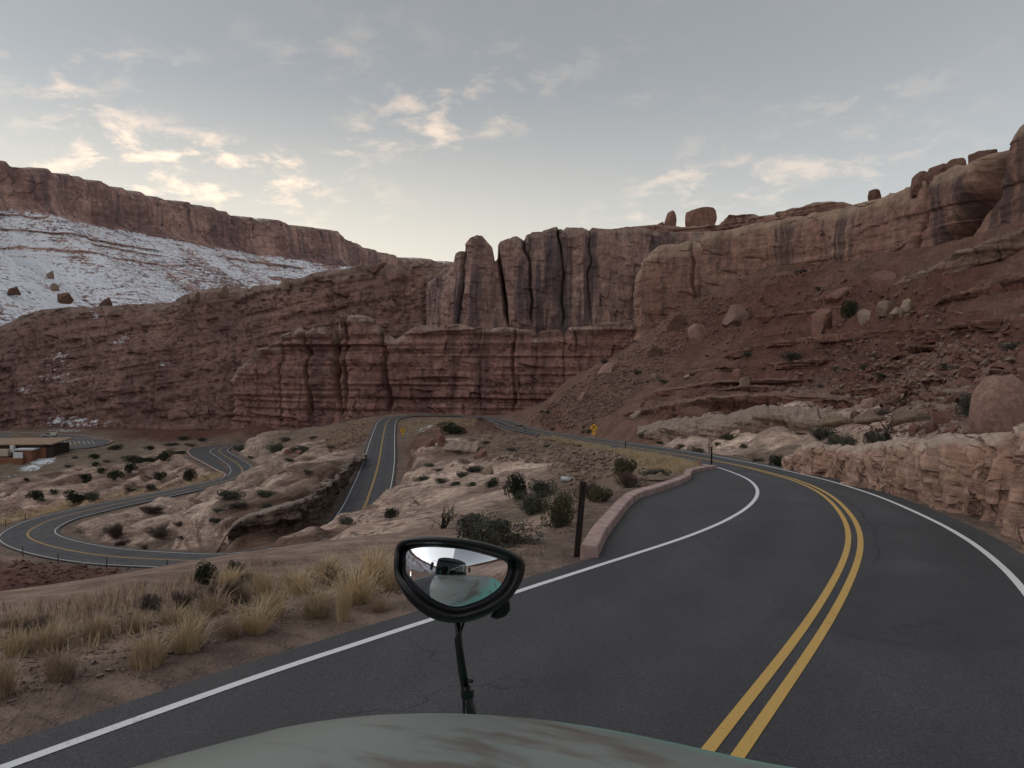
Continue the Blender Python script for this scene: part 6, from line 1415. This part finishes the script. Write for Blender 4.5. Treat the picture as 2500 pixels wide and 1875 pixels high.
def warn_sign(u, vb, vt, label, face, Y=None, rz=0.0):
    p = hit(u, vb) if Y is None else P(u, vb, Y); Y = p[1]; h = (vb - vt) / F * Y
    e = empty('warning_sign', p); e.rotation_euler = (0, 0, rz)
    MB().box((0, 0, h * 0.36 - 0.2), (0.14, 0.10, h * 0.75 + 0.4)).build('post', M['wood_post'], e)
    s = h * 0.30; zc = h - s
    dm = MB()
    dm.prism([(0, -s), (s, 0), (0, s), (-s, 0)], 0, 0.02, Matrix.Translation((0, -0.09, zc)) @ Matrix.Rotation(math.radians(90), 4, 'X'))
    pn = dm.build('panel', M['sign_yellow'], e)
    bm_ = MB()
    q = 0.55 * s
    if face == 'hairpin':
        arc = [(-q * 0.45, -q * 0.8), (-q * 0.45, q * 0.2)] + [(-q * 0.45 * math.cos(t), q * 0.2 + q * 0.5 * math.sin(t)) for t in np.linspace(0.3, math.pi, 7)] + [(q * 0.45, -q * 0.15)]
    else:
        arc = [(0, -q * 0.9), (0, -q * 0.1), (q * 0.25, q * 0.35), (q * 0.6, q * 0.6)]
    for a, b in zip(arc[:-1], arc[1:]):
        d_ = Vector((b[0] - a[0], 0, b[1] - a[1])); L_ = d_.length; an = math.atan2(b[1] - a[1], b[0] - a[0])
        bm_.box(((a[0] + b[0]) / 2, -0.118, zc + (a[1] + b[1]) / 2), (L_ + s * 0.1, 0.008, s * 0.17), Matrix.Rotation(-an, 3, 'Y'))
    t = arc[-1]
    bm_.prism([(t[0] - s * 0.22, t[1] + s * 0.04), (t[0], t[1] - s * 0.28), (t[0] + s * 0.22, t[1] + s * 0.04)] if face == 'hairpin' else [(t[0] - s * 0.02, t[1] + s * 0.28), (t[0] - s * 0.18, t[1] - s * 0.1), (t[0] + s * 0.28, t[1] + s * 0.18)], 0, 0.008, Matrix.Translation((0, -0.114, zc)) @ Matrix.Rotation(math.radians(90), 4, 'X'))
    bm_.build('arrow', M['black'], pn)
    MB().box((0, -0.10, h * 0.30), (s * 0.85, 0.02, s * 0.7)).build('plaque', M['sign_yellow'], e)
    return tag(e, label, 'road sign')
warn_sign(1450, 1068, 1034, 'yellow diamond warning sign with a hairpin arrow beside the upper road', 'hairpin', rz=-0.25)
warn_sign(983, 1067, 1044, 'yellow warning sign on the inside of the far bend', 'curve', rz=0.1)

p = hit(1392, 1175)
cv_ = MB(); n = 16; r1, r0_ = 7.5 / F * p[1], 6.6 / F * p[1]
ring = lambda r, y: [(r * math.cos(2 * math.pi * i / n), y, r * math.sin(2 * math.pi * i / n)) for i in range(n)]
vv = ring(r1, -r1 * 1.6) + ring(r0_, -r1 * 1.6) + ring(r0_, r1 * 3) + ring(r1, r1 * 3)
ff = [(k * n + i, k * n + (i + 1) % n, ((k + 1) % 4) * n + (i + 1) % n, ((k + 1) % 4) * n + i) for k in range(4) for i in range(n)]
cv_.add(vv, ff); o = cv_.build('culvert_pipe', M['galv'], None, True); o.location = (p[0], p[1], p[2] + r1 * 0.5); o.rotation_euler = (0, 0, math.radians(70))
tag(o, 'short grey metal culvert pipe sticking out of the rubble bank', 'pipe')

# ----------------------------------------------------------------- parking area, visitor building, truck
zl_ = -36.6
def onlot(u, v): Y = -zl_ * F / (v - V0); return ((u - CX) / F * Y, Y)
lot_px = [(-700, 1052), (0, 1055), (110, 1058), (200, 1063), (250, 1070), (276, 1077), (262, 1084), (225, 1092), (180, 1096), (135, 1096), (60, 1094), (-120, 1096), (-700, 1100)]
lm = MB(); lot_xy = [onlot(*q) for q in lot_px]
lm.prism(lot_xy, zl_ - 6.0, zl_)
lot = lm.build('parking_lot', M['asphalt_lot']); tag(lot, 'grey parking lot with stall lines at the valley floor', 'parking lot', kind='structure')
for x0 in range(9):
    a = onlot(136 + x0 * 11, 1076 + x0 * 0.15); b = onlot(139 + x0 * 11.5, 1088 - x0 * 0.6)
    d_ = Vector((b[0] - a[0], b[1] - a[1], 0)); an = math.atan2(d_.y, d_.x)
    MB().box(((a[0] + b[0]) / 2, (a[1] + b[1]) / 2, zl_ + 0.012), (d_.length, 0.22, 0.008), Matrix.Rotation(an, 3, 'Z')).build('stall_line', M['white_paint'], lot)
for x0 in range(7):
    a = onlot(46 + x0 * 13, 1070); b = onlot(48 + x0 * 13, 1076); d_ = Vector((b[0] - a[0], b[1] - a[1], 0)); an = math.atan2(d_.y, d_.x)
    MB().box(((a[0] + b[0]) / 2, (a[1] + b[1]) / 2, zl_ + 0.012), (d_.length, 0.22, 0.008), Matrix.Rotation(an, 3, 'Z')).build('stall_line', M['white_paint'], lot)
kb_ = MB(); ke = lot_xy[1:7]
for a, b in zip(ke[:-1], ke[1:]):
    d_ = Vector((b[0] - a[0], b[1] - a[1], 0)); an = math.atan2(d_.y, d_.x); kb_.box(((a[0] + b[0]) / 2, (a[1] + b[1]) / 2, zl_ + 0.12), (d_.length, 0.6, 0.28), Matrix.Rotation(an, 3, 'Z'))
kb_.build('kerb', M['kerb'], lot)
isl = MB(); ip = [onlot(178, 1070.5), onlot(200, 1071.5), onlot(202, 1070), onlot(228, 1070), onlot(230, 1072), onlot(246, 1073)]
for a, b in zip(ip[:-1], ip[1:]):
    d_ = Vector((b[0] - a[0], b[1] - a[1], 0)); an = math.atan2(d_.y, d_.x); isl.box(((a[0] + b[0]) / 2, (a[1] + b[1]) / 2, zl_ + 0.1), (d_.length + 0.4, 0.5, 0.24), Matrix.Rotation(an, 3, 'Z'))
isl.build('island_kerb', M['kerb'], lot)

M['block'] = simple('brown_block_wall', (0.25, 0.115, 0.075), 0.9, 0.2, 0, 0.15, 0.8)
M['rooft'] = simple('tan_roof_gravel', (0.34, 0.24, 0.17), 0.95, 0.1, 0, 0.15, 0.5)
M['dark_trim'] = simple('dark_trim', (0.05, 0.035, 0.035), 0.8, 0.2)
M['white_mem'] = simple('white_roof_membrane', (0.66, 0.68, 0.70), 0.8, 0.3, 0, 0.06)
M['cream'] = simple('cream_wall', (0.50, 0.45, 0.36), 0.9, 0.2)
M['glass_dark'] = simple('dark_glass', (0.02, 0.025, 0.03), 0.08, 0.6)
Yb = 343.0
def bx_(mb, u0, u1, v0, v1, y0, depth): # block given by its visible front rectangle at depth y0
    a = P(u0, v1, y0); b = P(u1, v0, y0); mb.box(((a[0] + b[0]) / 2, y0 + depth / 2, (a[2] + b[2]) / 2), (b[0] - a[0], depth, b[2] - a[2])); return mb
bld = empty('visitor_building', P(60, 1122, Yb))
bl = lambda mb, name, mat: setattr(mb.build(name, mat, bld), 'location', -Vector(bld.location))
bx_(MB(), -120, 112, 1088, 1140, Yb, 14).build('wall', M['block'], bld).location = -Vector(bld.location)
sw = MB(); a = P(112, 1136, Yb); t_ = P(112, 1087, Yb); sw.box((a[0] + 1.55, Yb + 6.5, (a[2] + t_[2]) / 2), (3.0, 12.5, t_[2] - a[2])); sw.build('end_wall', M['dark_trim'], bld).location = -Vector(bld.location)
rf = MB(); c0 = P(-125, 1087.5, Yb); c1 = P(129, 1087, Yb - 1)
rf.add([(c0[0], Yb - 1.5, c0[2]), (c1[0], Yb - 1.5, c1[2] + .2), (c1[0], Yb + 15, c1[2] + 1.6), (c0[0], Yb + 15, c0[2] + 1.2), (c0[0], Yb - 1.5, c0[2] + .5), (c1[0], Yb - 1.5, c1[2] + .7), (c1[0], Yb + 15, c1[2] + 2.1), (c0[0], Yb + 15, c0[2] + 1.7)], [(3, 2, 1, 0), (4, 5, 6, 7), (0, 1, 5, 4), (1, 2, 6, 5), (2, 3, 7, 6), (3, 0, 4, 7)])
rfo = rf.build('roof', M['rooft'], bld); rfo.location = -Vector(bld.location)
fc = bx_(MB(), -120, 110, 1088.5, 1092.5, Yb - 0.6, 0.5).build('fascia', M['dark_trim'], bld); fc.location = -Vector(bld.location)
bx_(MB(), 55, 76, 1100, 1140, Yb - 5, 4.9).build('annex', M['block'], bld).location = -Vector(bld.location)
bx_(MB(), 35, 79, 1096, 1099.5, Yb - 5.4, 5.2).build('annex_roof', M['white_mem'], bld).location = -Vector(bld.location)
bx_(MB(), 32, 55, 1104, 1118.5, Yb - 6, 0.4).build('white_panel', M['white_mem'], bld).location = -Vector(bld.location)
bx_(MB(), 24, 33, 1087, 1105, Yb - 2.2, 1.6).build('chimney', M['white_mem'], bld).location = -Vector(bld.location)
bx_(MB(), -60, 19, 1098, 1114, Yb - 4, 3.6).build('cream_wing', M['cream'], bld).location = -Vector(bld.location)
bx_(MB(), -120, 54, 1119, 1146, Yb - 7, 6.5).build('base_wall', M['block'], bld).location = -Vector(bld.location)
tag(bld, 'low brown visitor building with tan roof beside the parking lot', 'building')

M['silver'] = simple('silver_car_paint', (0.42, 0.44, 0.47), 0.35, 0.5, 0.4, 0.05)
M['tyre'] = simple('tyre_rubber', (0.02, 0.02, 0.02), 0.85, 0.2)
M['pale_shell'] = simple('pale_camper_shell', (0.62, 0.58, 0.50), 0.6, 0.3)
tx_, ty_ = onlot(121, 1067.2)
trk = empty('pickup_truck', (tx_, ty_, zl_)); trk.rotation_euler = (0, 0, math.radians(6)); trk.scale = (1.3, 1.3, 1.3)
side = [(-2.9, 0.45), (-2.95, 0.95), (-2.6, 1.05), (-1.4, 1.12), (-0.75, 1.75), (0.5, 1.8), (0.62, 1.15), (2.9, 1.12), (2.92, 0.5)]
bd_ = MB(); bd_.prism(side, -0.95, 0.95, Matrix.Rotation(math.radians(90), 4, 'X')); tb = bd_.build('body', M['silver'], trk, bevel=0.06)
gl_ = MB(); gl_.prism([(-1.28, 1.16), (-0.72, 1.68), (0.42, 1.72), (0.5, 1.18)], -0.965, 0.965, Matrix.Rotation(math.radians(90), 4, 'X')); gl_.build('side_window', M['glass_dark'], trk)
ws_ = MB(); ws_.add([(-1.43, -0.8, 1.13), (-1.43, 0.8, 1.13), (-0.79, 0.72, 1.72), (-0.79, -0.72, 1.72)], [(0, 1, 2, 3)]); ws_.build('windscreen', M['glass_dark'], trk)
MB().box((1.75, 0, 1.45), (2.3, 1.8, 0.75)).build('camper_shell', M['pale_shell'], trk, bevel=0.08)
for (x, y) in ((-1.9, -0.85), (-1.9, 0.85), (1.8, -0.85), (1.8, 0.85)):
    w_ = MB(); w_.tube([(x, y - 0.14, 0.40), (x, y + 0.14, 0.40)], 0.40, 16); wo_ = w_.build('wheel', M['tyre'], trk)
    h_ = MB(); h_.tube([(x, y - 0.15, 0.40), (x, y + 0.15, 0.40)], 0.22, 12); h_.build('rim', M['galv'], wo_)
for y in (-0.7, 0.7): MB().box((-2.95, y, 0.85), (0.08, 0.3, 0.16)).build('headlight', M['white_mem'], trk)
MB().box((-2.98, 0, 0.52), (0.14, 1.8, 0.2)).build('bumper', M['galv'], trk)
tag(trk, 'silver pickup truck with a pale camper shell on the parking lot', 'truck')
# ----------------------------------------------------------------- the bus the camera rides in; its hood and mirror show
def bus_paint(name, col, sheen_rust):
    m, t, b = new_mat(name, 0.35, 0.5); g = G(t); p = g.objc()
    n = g.noise(p, 1.6, 5, 0.6); n2 = g.noise(g.mapv(p, (1.0, 3.0, 1.0)), 2.4, 4, 0.6)
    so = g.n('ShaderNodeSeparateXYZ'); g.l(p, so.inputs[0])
    sheen_zone = g.ramp(g.math('ADD', so.outputs[1], g.math('MULTIPLY', n, 0.25)), 1.34, 1.58, 1.0, 0.0)
    c = g.mix(g.math('MULTIPLY', g.math('MULTIPLY', g.ramp(n, 0.15, 0.5, 0.6, 1.0), sheen_zone), sheen_rust), col, (0.20, 0.21, 0.195))  # grey sky reflection painted into the teal, ending towards the nose
    rust = g.math('MULTIPLY', g.ramp(n2, 0.52, 0.64), sheen_rust)
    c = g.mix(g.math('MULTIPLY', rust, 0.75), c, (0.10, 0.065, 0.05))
    g.l(c, b.inputs['Base Color'])
    g.l(g.ramp(n, 0.3, 0.7, 0.28, 0.55), b.inputs['Roughness'])
    return m
M['teal'] = bus_paint('teal_bus_paint', (0.16, 0.42, 0.36), 0.0)
M['teal_sheen'] = bus_paint('teal_hood_painted_sheen', (0.13, 0.42, 0.35), 0.95)  # hood paint with the painted grey sky sheen and rust smudges
M['bus_dark'] = simple('dark_navy_bus_paint', (0.05, 0.065, 0.085), 0.4, 0.5)
M['rubber'] = simple('black_rubber', (0.012, 0.012, 0.012), 0.45, 0.4)
M['housing'] = simple('black_plastic', (0.009, 0.009, 0.010), 0.38, 0.4)
M['amber'] = simple('amber_lens', (0.55, 0.16, 0.03), 0.25, 0.5)
M['interior'] = simple('dark_interior', (0.03, 0.03, 0.032), 0.9, 0.1)
mm, mt, mbb = new_mat('mirror_glass', 0.0, 0.5); mbb.inputs['Metallic'].default_value = 1.0; mbb.inputs['Base Color'].default_value = (0.78, 0.80, 0.83, 1); M['mirror'] = mm
gm_, gt_, gb_ = new_mat('windshield_glass', 0.02, 0.5); gb_.inputs['Base Color'].default_value = (0.9, 0.93, 0.93, 1)
gt_.nodes.remove(gb_); g_ = G(gt_); tr = g_.n('ShaderNodeBsdfTransparent'); tr.inputs[0].default_value = (0.66, 0.70, 0.70, 1); gl2 = g_.n('ShaderNodeBsdfGlossy'); gl2.inputs['Roughness'].default_value = 0.02
fr_ = g_.n('ShaderNodeFresnel'); fr_.inputs[0].default_value = 1.5; mx = g_.n('ShaderNodeMixShader'); g_.l(fr_.outputs[0], mx.inputs[0]); g_.l(tr.outputs[0], mx.inputs[1]); g_.l(gl2.outputs[0], mx.inputs[2])
g_.l(mx.outputs[0], gt_.nodes['Material Output'].inputs[0]); M['windshield'] = gm_

GZ0 = float(gz(0)); HR = math.radians(HEAD)
bus = empty('bus', (0, 0, GZ0)); bus.rotation_euler = (0, 0, -HR)
AX = -0.17                                      # bus axis relative to the camera
def bpart(mb, name, mat, parent=None, **k):
    o = mb.build(name, mat, bus if parent is None else parent, **k)
    if parent is None: o.location = (0, 0, -GZ0)
    return o
def to_bus(p): # world point -> bus axes with the camera as origin
    c, s = math.cos(HR), math.sin(HR); return Vector((p[0] * c - p[1] * s, p[0] * s + p[1] * c, p[2]))
# hood: rounded shell
nxh, nyh = 41, 54
yy = np.linspace(-0.90, 1.78, nyh); ss = np.linspace(-1, 1, nxh)
hv = []
def hoodz(s, y):
    z = -0.515 - 0.045 * y - 0.46 * max(0, y - 1.0) ** 1.6 - 0.05 * max(0, s) * (max(y, 0) / 1.3) ** 2
    return z - abs(s) ** 4 * (0.04 + 0.10 * (max(y, 0) / 1.3) ** 1.5) + 0.012 * math.exp(-(s / 0.12) ** 2)
for y in yy:
    hw = 1.02 - 0.20 * (max(y, 0) / 1.78) ** 2.2
    for s in ss: hv.append((AX + s * hw, y, hoodz(s, y)))
hm = mesh_np('hood', hv, grid_faces(nyh, nxh)[:, ::-1]); hood = obj('hood', hm, M['teal_sheen'], bus); hood.location = (0, 0, -GZ0)
sd_ = MB()
for sgn in (-1, 1):
    top = []; bot = []
    for y in yy:
        hw = 1.02 - 0.20 * (max(y, 0) / 1.78) ** 2.2
        top.append((AX + sgn * hw, y, hoodz(1, y))); bot.append((AX + sgn * (hw + 0.03), y, -1.55))
    k = len(top); sd_.add(top + bot, [(i, i + 1, k + i + 1, k + i) if sgn > 0 else (i + 1, i, k + i, k + i + 1) for i in range(k - 1)])
top = [(AX + s * 0.82, 1.78, hoodz(s, 1.78)) for s in ss]; bot = [(AX + s * 0.84, 1.86, -1.55) for s in ss]; k = len(top)
sd_.add(top + bot, [(i, k + i, k + i + 1, i + 1) for i in range(k - 1)])
bpart(sd_, 'fender', M['teal'], smooth=True)
pad = []
for y in np.linspace(-0.84, -0.30, 9):
    for s in np.linspace(-0.8, 0.8, 21): pad.append((AX + s * 1.0, y, hoodz(s, y) + 0.012 * math.sqrt(max(0, 1 - (s / 0.82) ** 6))))
pm = mesh_np('cowl_cover', pad, grid_faces(9, 21)[:, ::-1]); pc = obj('cowl_cover', pm, M['rubber'], bus); pc.location = (0, 0, -GZ0)
bpart(MB().box((AX, 1.845, -1.22), (1.1, 0.05, 0.5)), 'grille', M['bus_dark'], bevel=0.02)
bpart(MB().box((AX, 1.88, -1.80), (2.0, 0.14, 0.28)), 'bumper', M['amber'], bevel=0.03)
for sgn in (-1, 1):
    hl_ = MB(); hl_.tube([(AX + sgn * 0.70, 1.84, -1.15), (AX + sgn * 0.70, 1.92, -1.15)], 0.11, 16); bpart(hl_, 'headlight', M['white_mem'])
    bpart(MB().box((AX + sgn * 0.72, 1.835, -1.0), (0.2, 0.05, 0.07)), 'turn_signal', M['amber'])
# cab: walls, roof and panes set behind the camera
W = 1.2; yF = -0.85
cab = MB()
cab.box((AX - W + 0.03, yF - 3.3, -0.95), (0.06, 6.6, 1.3)); cab.box((AX + W - 0.03, yF - 3.3, -0.95), (0.06, 6.6, 1.3))
cab.box((AX, yF - 0.03, -0.95), (2 * W, 0.06, 0.84)); cab.box((AX, yF - 6.6, -0.2), (2 * W, 0.06, 2.8)); cab.box((AX, yF - 3.3, -1.62), (2 * W, 6.6, 0.08))
bpart(cab, 'body', M['teal'])
for x in (AX - W + 0.05, AX + W - 0.05): bpart(MB().box((x, yF - 0.04, 0.08), (0.10, 0.08, 1.24)), 'window_pillar', M['bus_dark'])
for x in (AX - W + 0.03, AX + W - 0.03):
    for y in (-1.2, -2.4, -3.6, -4.8, -6.0): bpart(MB().box((x, yF + y, 0.08), (0.06, 0.10, 1.24)), 'window_pillar', M['bus_dark'])
roof = MB(); pr = [(W * math.cos(t), 0.70 + 0.34 * math.sin(t)) for t in np.linspace(0, math.pi, 14)]
roof.prism([(x, z) for x, z in pr], 0, 6.6, Matrix.Translation((AX, yF, 0)) @ Matrix.Rotation(math.radians(90), 4, 'X'))
bpart(roof, 'roof', M['bus_dark'], smooth=False)
vis = MB(); vis.box((AX, yF + 0.04, 0.66), (2.2, 0.14, 0.05)); bpart(vis, 'visor', M['bus_dark'])
for x in (-0.55, -0.2, 0.2, 0.55): bpart(MB().box((AX + x, yF + 0.02, 0.86), (0.11, 0.08, 0.05)), 'marker_light', M['amber'])
for x0, x1 in ((AX - W + 0.10, AX - 0.006), (AX + 0.006, AX + W - 0.10)):
    bpart(MB().add([(x0, yF - 0.035, -0.53), (x1, yF - 0.035, -0.53), (x1, yF - 0.035, 0.66), (x0, yF - 0.035, 0.66)], [(0, 1, 2, 3)]), 'windshield', M['windshield'])
for x in (AX - W + 0.04, AX + W - 0.04):
    for y in (-0.6, -1.8, -3.0, -4.2, -5.4): bpart(MB().box((x, yF + y, 0.06), (0.012, 1.06, 1.16)), 'side_window', M['glass_dark'])
seat = MB(); seat.box((AX - 0.5, yF - 1.2, -0.9), (0.55, 0.55, 0.2)); seat.box((AX - 0.5, yF - 1.5, -0.5), (0.55, 0.15, 0.9)); bpart(seat, 'driver_seat', M['interior'])
# big side mirrors on loop arms
for sgn, nm in ((-1, 'l'), (1, 'r')):
    am = MB(); x0 = AX + sgn * W; x1 = x0 + sgn * 0.28
    am.tube([(x0, yF + 0.07, 0.45), (x1, yF + 0.17, 0.45), (x1, yF + 0.17, -0.35), (x0, yF + 0.07, -0.35)], 0.018, 8); sa_ = bpart(am, 'side_mirror_arm', M['galv'])
    bpart(MB().box((x1, yF + 0.15, 0.12), (0.22, 0.09, 0.36)).box((x1, yF + 0.15, -0.15), (0.2, 0.09, 0.19)), 'side_mirror', M['housing'], bevel=0.02)
for x in (-0.55, 0.35):
    wp = MB(); wp.tube([(AX + x, yF + 0.03, -0.47), (AX + x + 0.30, yF + 0.025, -0.45), (AX + x + 0.62, yF + 0.03, -0.455)], 0.009, 6); bpart(wp, 'wiper', M['rubber'])
for (x, y) in ((-0.98, 0.75), (0.98, 0.75), (-0.98, -5.6), (0.98, -5.6)):
    wpt = to_bus((0, 0, 0)); cw = Vector((AX + x, y)); yw = -(cw.x) * math.sin(HR) + cw.y * math.cos(HR); zc = float(gz(yw)) + 0.48
    t_ = MB(); t_.tube([(AX + x - 0.14, y, zc), (AX + x + 0.14, y, zc)], 0.48, 24); wv_ = bpart(t_, 'wheel', M['tyre'])
    r_ = MB(); r_.tube([(AX + x - 0.15, y, zc), (AX + x + 0.15, y, zc)], 0.26, 16); r_.build('rim', M['galv'], wv_)
tag(bus, 'teal bus whose hood fills the bottom edge, reflected in its mirror', 'bus')

# convex fender mirror on its arm (a part of the bus)
MY = 1.64
cr = lambda a: [(940 + x / 6.144, 1290 + y / 6.144) for x, y in a]
outer = cr([(130, 620), (136, 470), (150, 330), (180, 235), (250, 172), (330, 146), (420, 130), (650, 118), (900, 125), (1150, 150), (1400, 190), (1650, 250), (1850, 320), (2000, 400), (2080, 475), (2105, 560), (2090, 680), (2040, 820), (1960, 950), (1850, 1085), (1700, 1210), (1500, 1320), (1300, 1392), (1100, 1420), (900, 1410), (700, 1350), (520, 1240), (350, 1080), (230, 900), (155, 740)])
inner = cr([(215, 620), (217, 500), (224, 390), (244, 312), (310, 270), (380, 248), (450, 235), (650, 225), (900, 235), (1150, 260), (1400, 320), (1650, 390), (1820, 450), (1920, 498), (1948, 545), (1945, 620), (1910, 750), (1850, 870), (1750, 990), (1600, 1090), (1450, 1170), (1280, 1225), (1180, 1255), (1080, 1267), (950, 1255), (770, 1190), (600, 1090), (430, 940), (310, 800), (238, 700)])
def refine(pl_, n=96):
    p_ = np.array(pl_); q = np.concatenate([p_[-2:], p_, p_[:3]]); o_, ix = catmull(np.concatenate([q, np.zeros((len(q), 1))], 1), 2.0); keep = (ix >= 2) & (ix < 2 + len(p_)); o_ = o_[keep][:, :2]
    s = np.concatenate([[0], np.cumsum(np.linalg.norm(np.diff(np.concatenate([o_, o_[:1]]), axis=0), axis=1))]); t = np.linspace(0, s[-1], n, endpoint=False); oo = np.concatenate([o_, o_[:1]])
    return np.stack([np.interp(t, s, oo[:, 0]), np.interp(t, s, oo[:, 1])], 1)
OUT, INN = refine(outer), refine(inner)
# align the start of both outlines
cen = INN.mean(0)
def start(a): an = np.arctan2(a[:, 1] - cen[1], a[:, 0] - cen[0]); return np.roll(a, -int(np.argmin(np.abs(an - math.pi * 0.98))), axis=0)
def polar(a, n=96):
    an = np.unwrap(np.arctan2(a[:, 1] - cen[1], a[:, 0] - cen[0])); o_ = np.argsort(an); th = np.linspace(-math.pi, math.pi, n, endpoint=False)
    a2 = np.arctan2(a[:, 1] - cen[1], a[:, 0] - cen[0]); k_ = np.argsort(a2); r_ = np.hypot(a[:, 0] - cen[0], a[:, 1] - cen[1])
    rr = np.interp(th, a2[k_], r_[k_], period=2 * math.pi); return np.stack([cen[0] + rr * np.cos(th), cen[1] + rr * np.sin(th)], 1)
OUT, INN = polar(OUT), polar(INN)
Rm = 0.150; g0 = P(1127, 1376, MY); g0l = np.linalg.norm(g0); SCn = g0 * (1 + Rm / g0l)
def onsphere(u, v):
    d_ = P(u, v, 1.0); d_ = d_ / np.linalg.norm(d_); sv = np.array([1, 1, 1.14]); e_ = d_ * sv; c_ = SCn * sv; ee = e_ @ e_; b_ = e_ @ c_; q = b_ * b_ - ee * (c_ @ c_ - Rm * Rm)
    return d_ * ((b_ - math.sqrt(max(q, 0.0))) / ee)
rings = 26; gvs = [onsphere(*cen)]
for k in range(1, rings + 1):
    for q in cen + (INN - cen) * (k / rings) * 1.01: gvs.append(onsphere(*q))
gf = [(0, 1 + j, 1 + (j + 1) % 96) for j in range(96)]
gq = [(1 + (k - 1) * 96 + j, 1 + k * 96 + j, 1 + k * 96 + (j + 1) % 96, 1 + (k - 1) * 96 + (j + 1) % 96) for k in range(1, rings) for j in range(96)]
gvs = [to_bus(q) for q in gvs]
edge = np.array([onsphere(*q) for q in INN]); ey = edge[:, 1]
loops = []
def loop(sc_in, sc_out, dy):
    pts = INN * (1 - sc_out) + OUT * sc_out
    pts = cen + (pts - cen) * sc_in
    return [to_bus(P(q[0], q[1], ey[i] + dy)) for i, q in enumerate(pts)]
for a in ((1.0, 0.0, 0.012), (1.0, 0.0, -0.004), (1.0, 0.25, -0.016), (1.0, 0.6, -0.018), (1.0, 0.9, -0.008), (1.0, 1.0, 0.012), (0.99, 1.0, 0.05), (0.93, 1.0, 0.085), (0.75, 1.0, 0.115), (0.4, 1.0, 0.13), (0.02, 1.0, 0.135)): loops.append(loop(*a))
fv_ = [q for l_ in loops for q in l_]; nl_ = len(loops)
ff_ = [(k * 96 + j, (k + 1) * 96 + j, (k + 1) * 96 + (j + 1) % 96, k * 96 + (j + 1) % 96) for k in range(nl_ - 1) for j in range(96)]
fm = MB(); fm.add(fv_, ff_)
mir = bpart(fm, 'fender_mirror', M['housing'], smooth=True)
gmsh = mesh_pd('mirror_glass', gvs, [tuple(x) for x in gf + gq], True); go_ = obj('mirror_glass', gmsh, M['mirror'], mir)
# pivot knob at the lower right and the arm down to the fender
kn = MB(); kc = to_bus(P(1222, 1478, MY + 0.10))
pk = [(1200, 1500), (1235, 1455), (1246, 1470), (1245, 1490), (1236, 1505), (1215, 1512), (1196, 1508)]
a_ = [to_bus(P(u, v, MY + 0.055)) for u, v in pk]; b_2 = [to_bus(P(u, v, MY + 0.12)) for u, v in pk]; n7 = len(pk)
kn.add(a_ + b_2, [tuple(range(n7)), tuple(range(2 * n7 - 1, n7 - 1, -1))] + [(i, n7 + i, n7 + (i + 1) % n7, (i + 1) % n7) for i in range(n7)])
kn.build('pivot', M['housing'], mir, bevel=0.008)
ar = MB(); A0 = to_bus(P(1116, 1490, MY + 0.11)); A1 = to_bus(P(1122, 1580, MY + 0.10)); A2 = to_bus(P(1137, 1675, MY + 0.09)); A3 = to_bus(P(1155, 1760, MY + 0.08)); A4 = to_bus(P(1166, 1820, MY + 0.08))
ar.tube([A0, A1, A2], 0.0072, 10); ar.tube([A2, A3, A4], 0.0105, 10)
armo = bpart(ar, 'mirror_arm', M['housing'], smooth=True)
cb = MB(); cb.tube([to_bus(P(1137, 1505, MY + .1)), to_bus(P(1126, 1540, MY + .08)), to_bus(P(1112, 1560, MY + .08)), to_bus(P(1122, 1640, MY + .07)), to_bus(P(1131, 1690, MY + .07)), to_bus(P(1134, 1770, MY + .07))], 0.0028, 6); cb.build('cable', M['rubber'], armo, True)
cl_ = MB(); q = to_bus(P(1141, 1688, MY + .09)); cl_.tube([q + Vector((0, 0, 0.006)), q - Vector((0, 0, 0.012))], 0.0145, 12); q2 = to_bus(P(1151, 1663, MY + .085)); cl_.tube([q2 - Vector((.012, 0, 0)), q2 + Vector((.003, 0, 0))], 0.004, 8); cl_.build('clamp', M['housing'], armo)
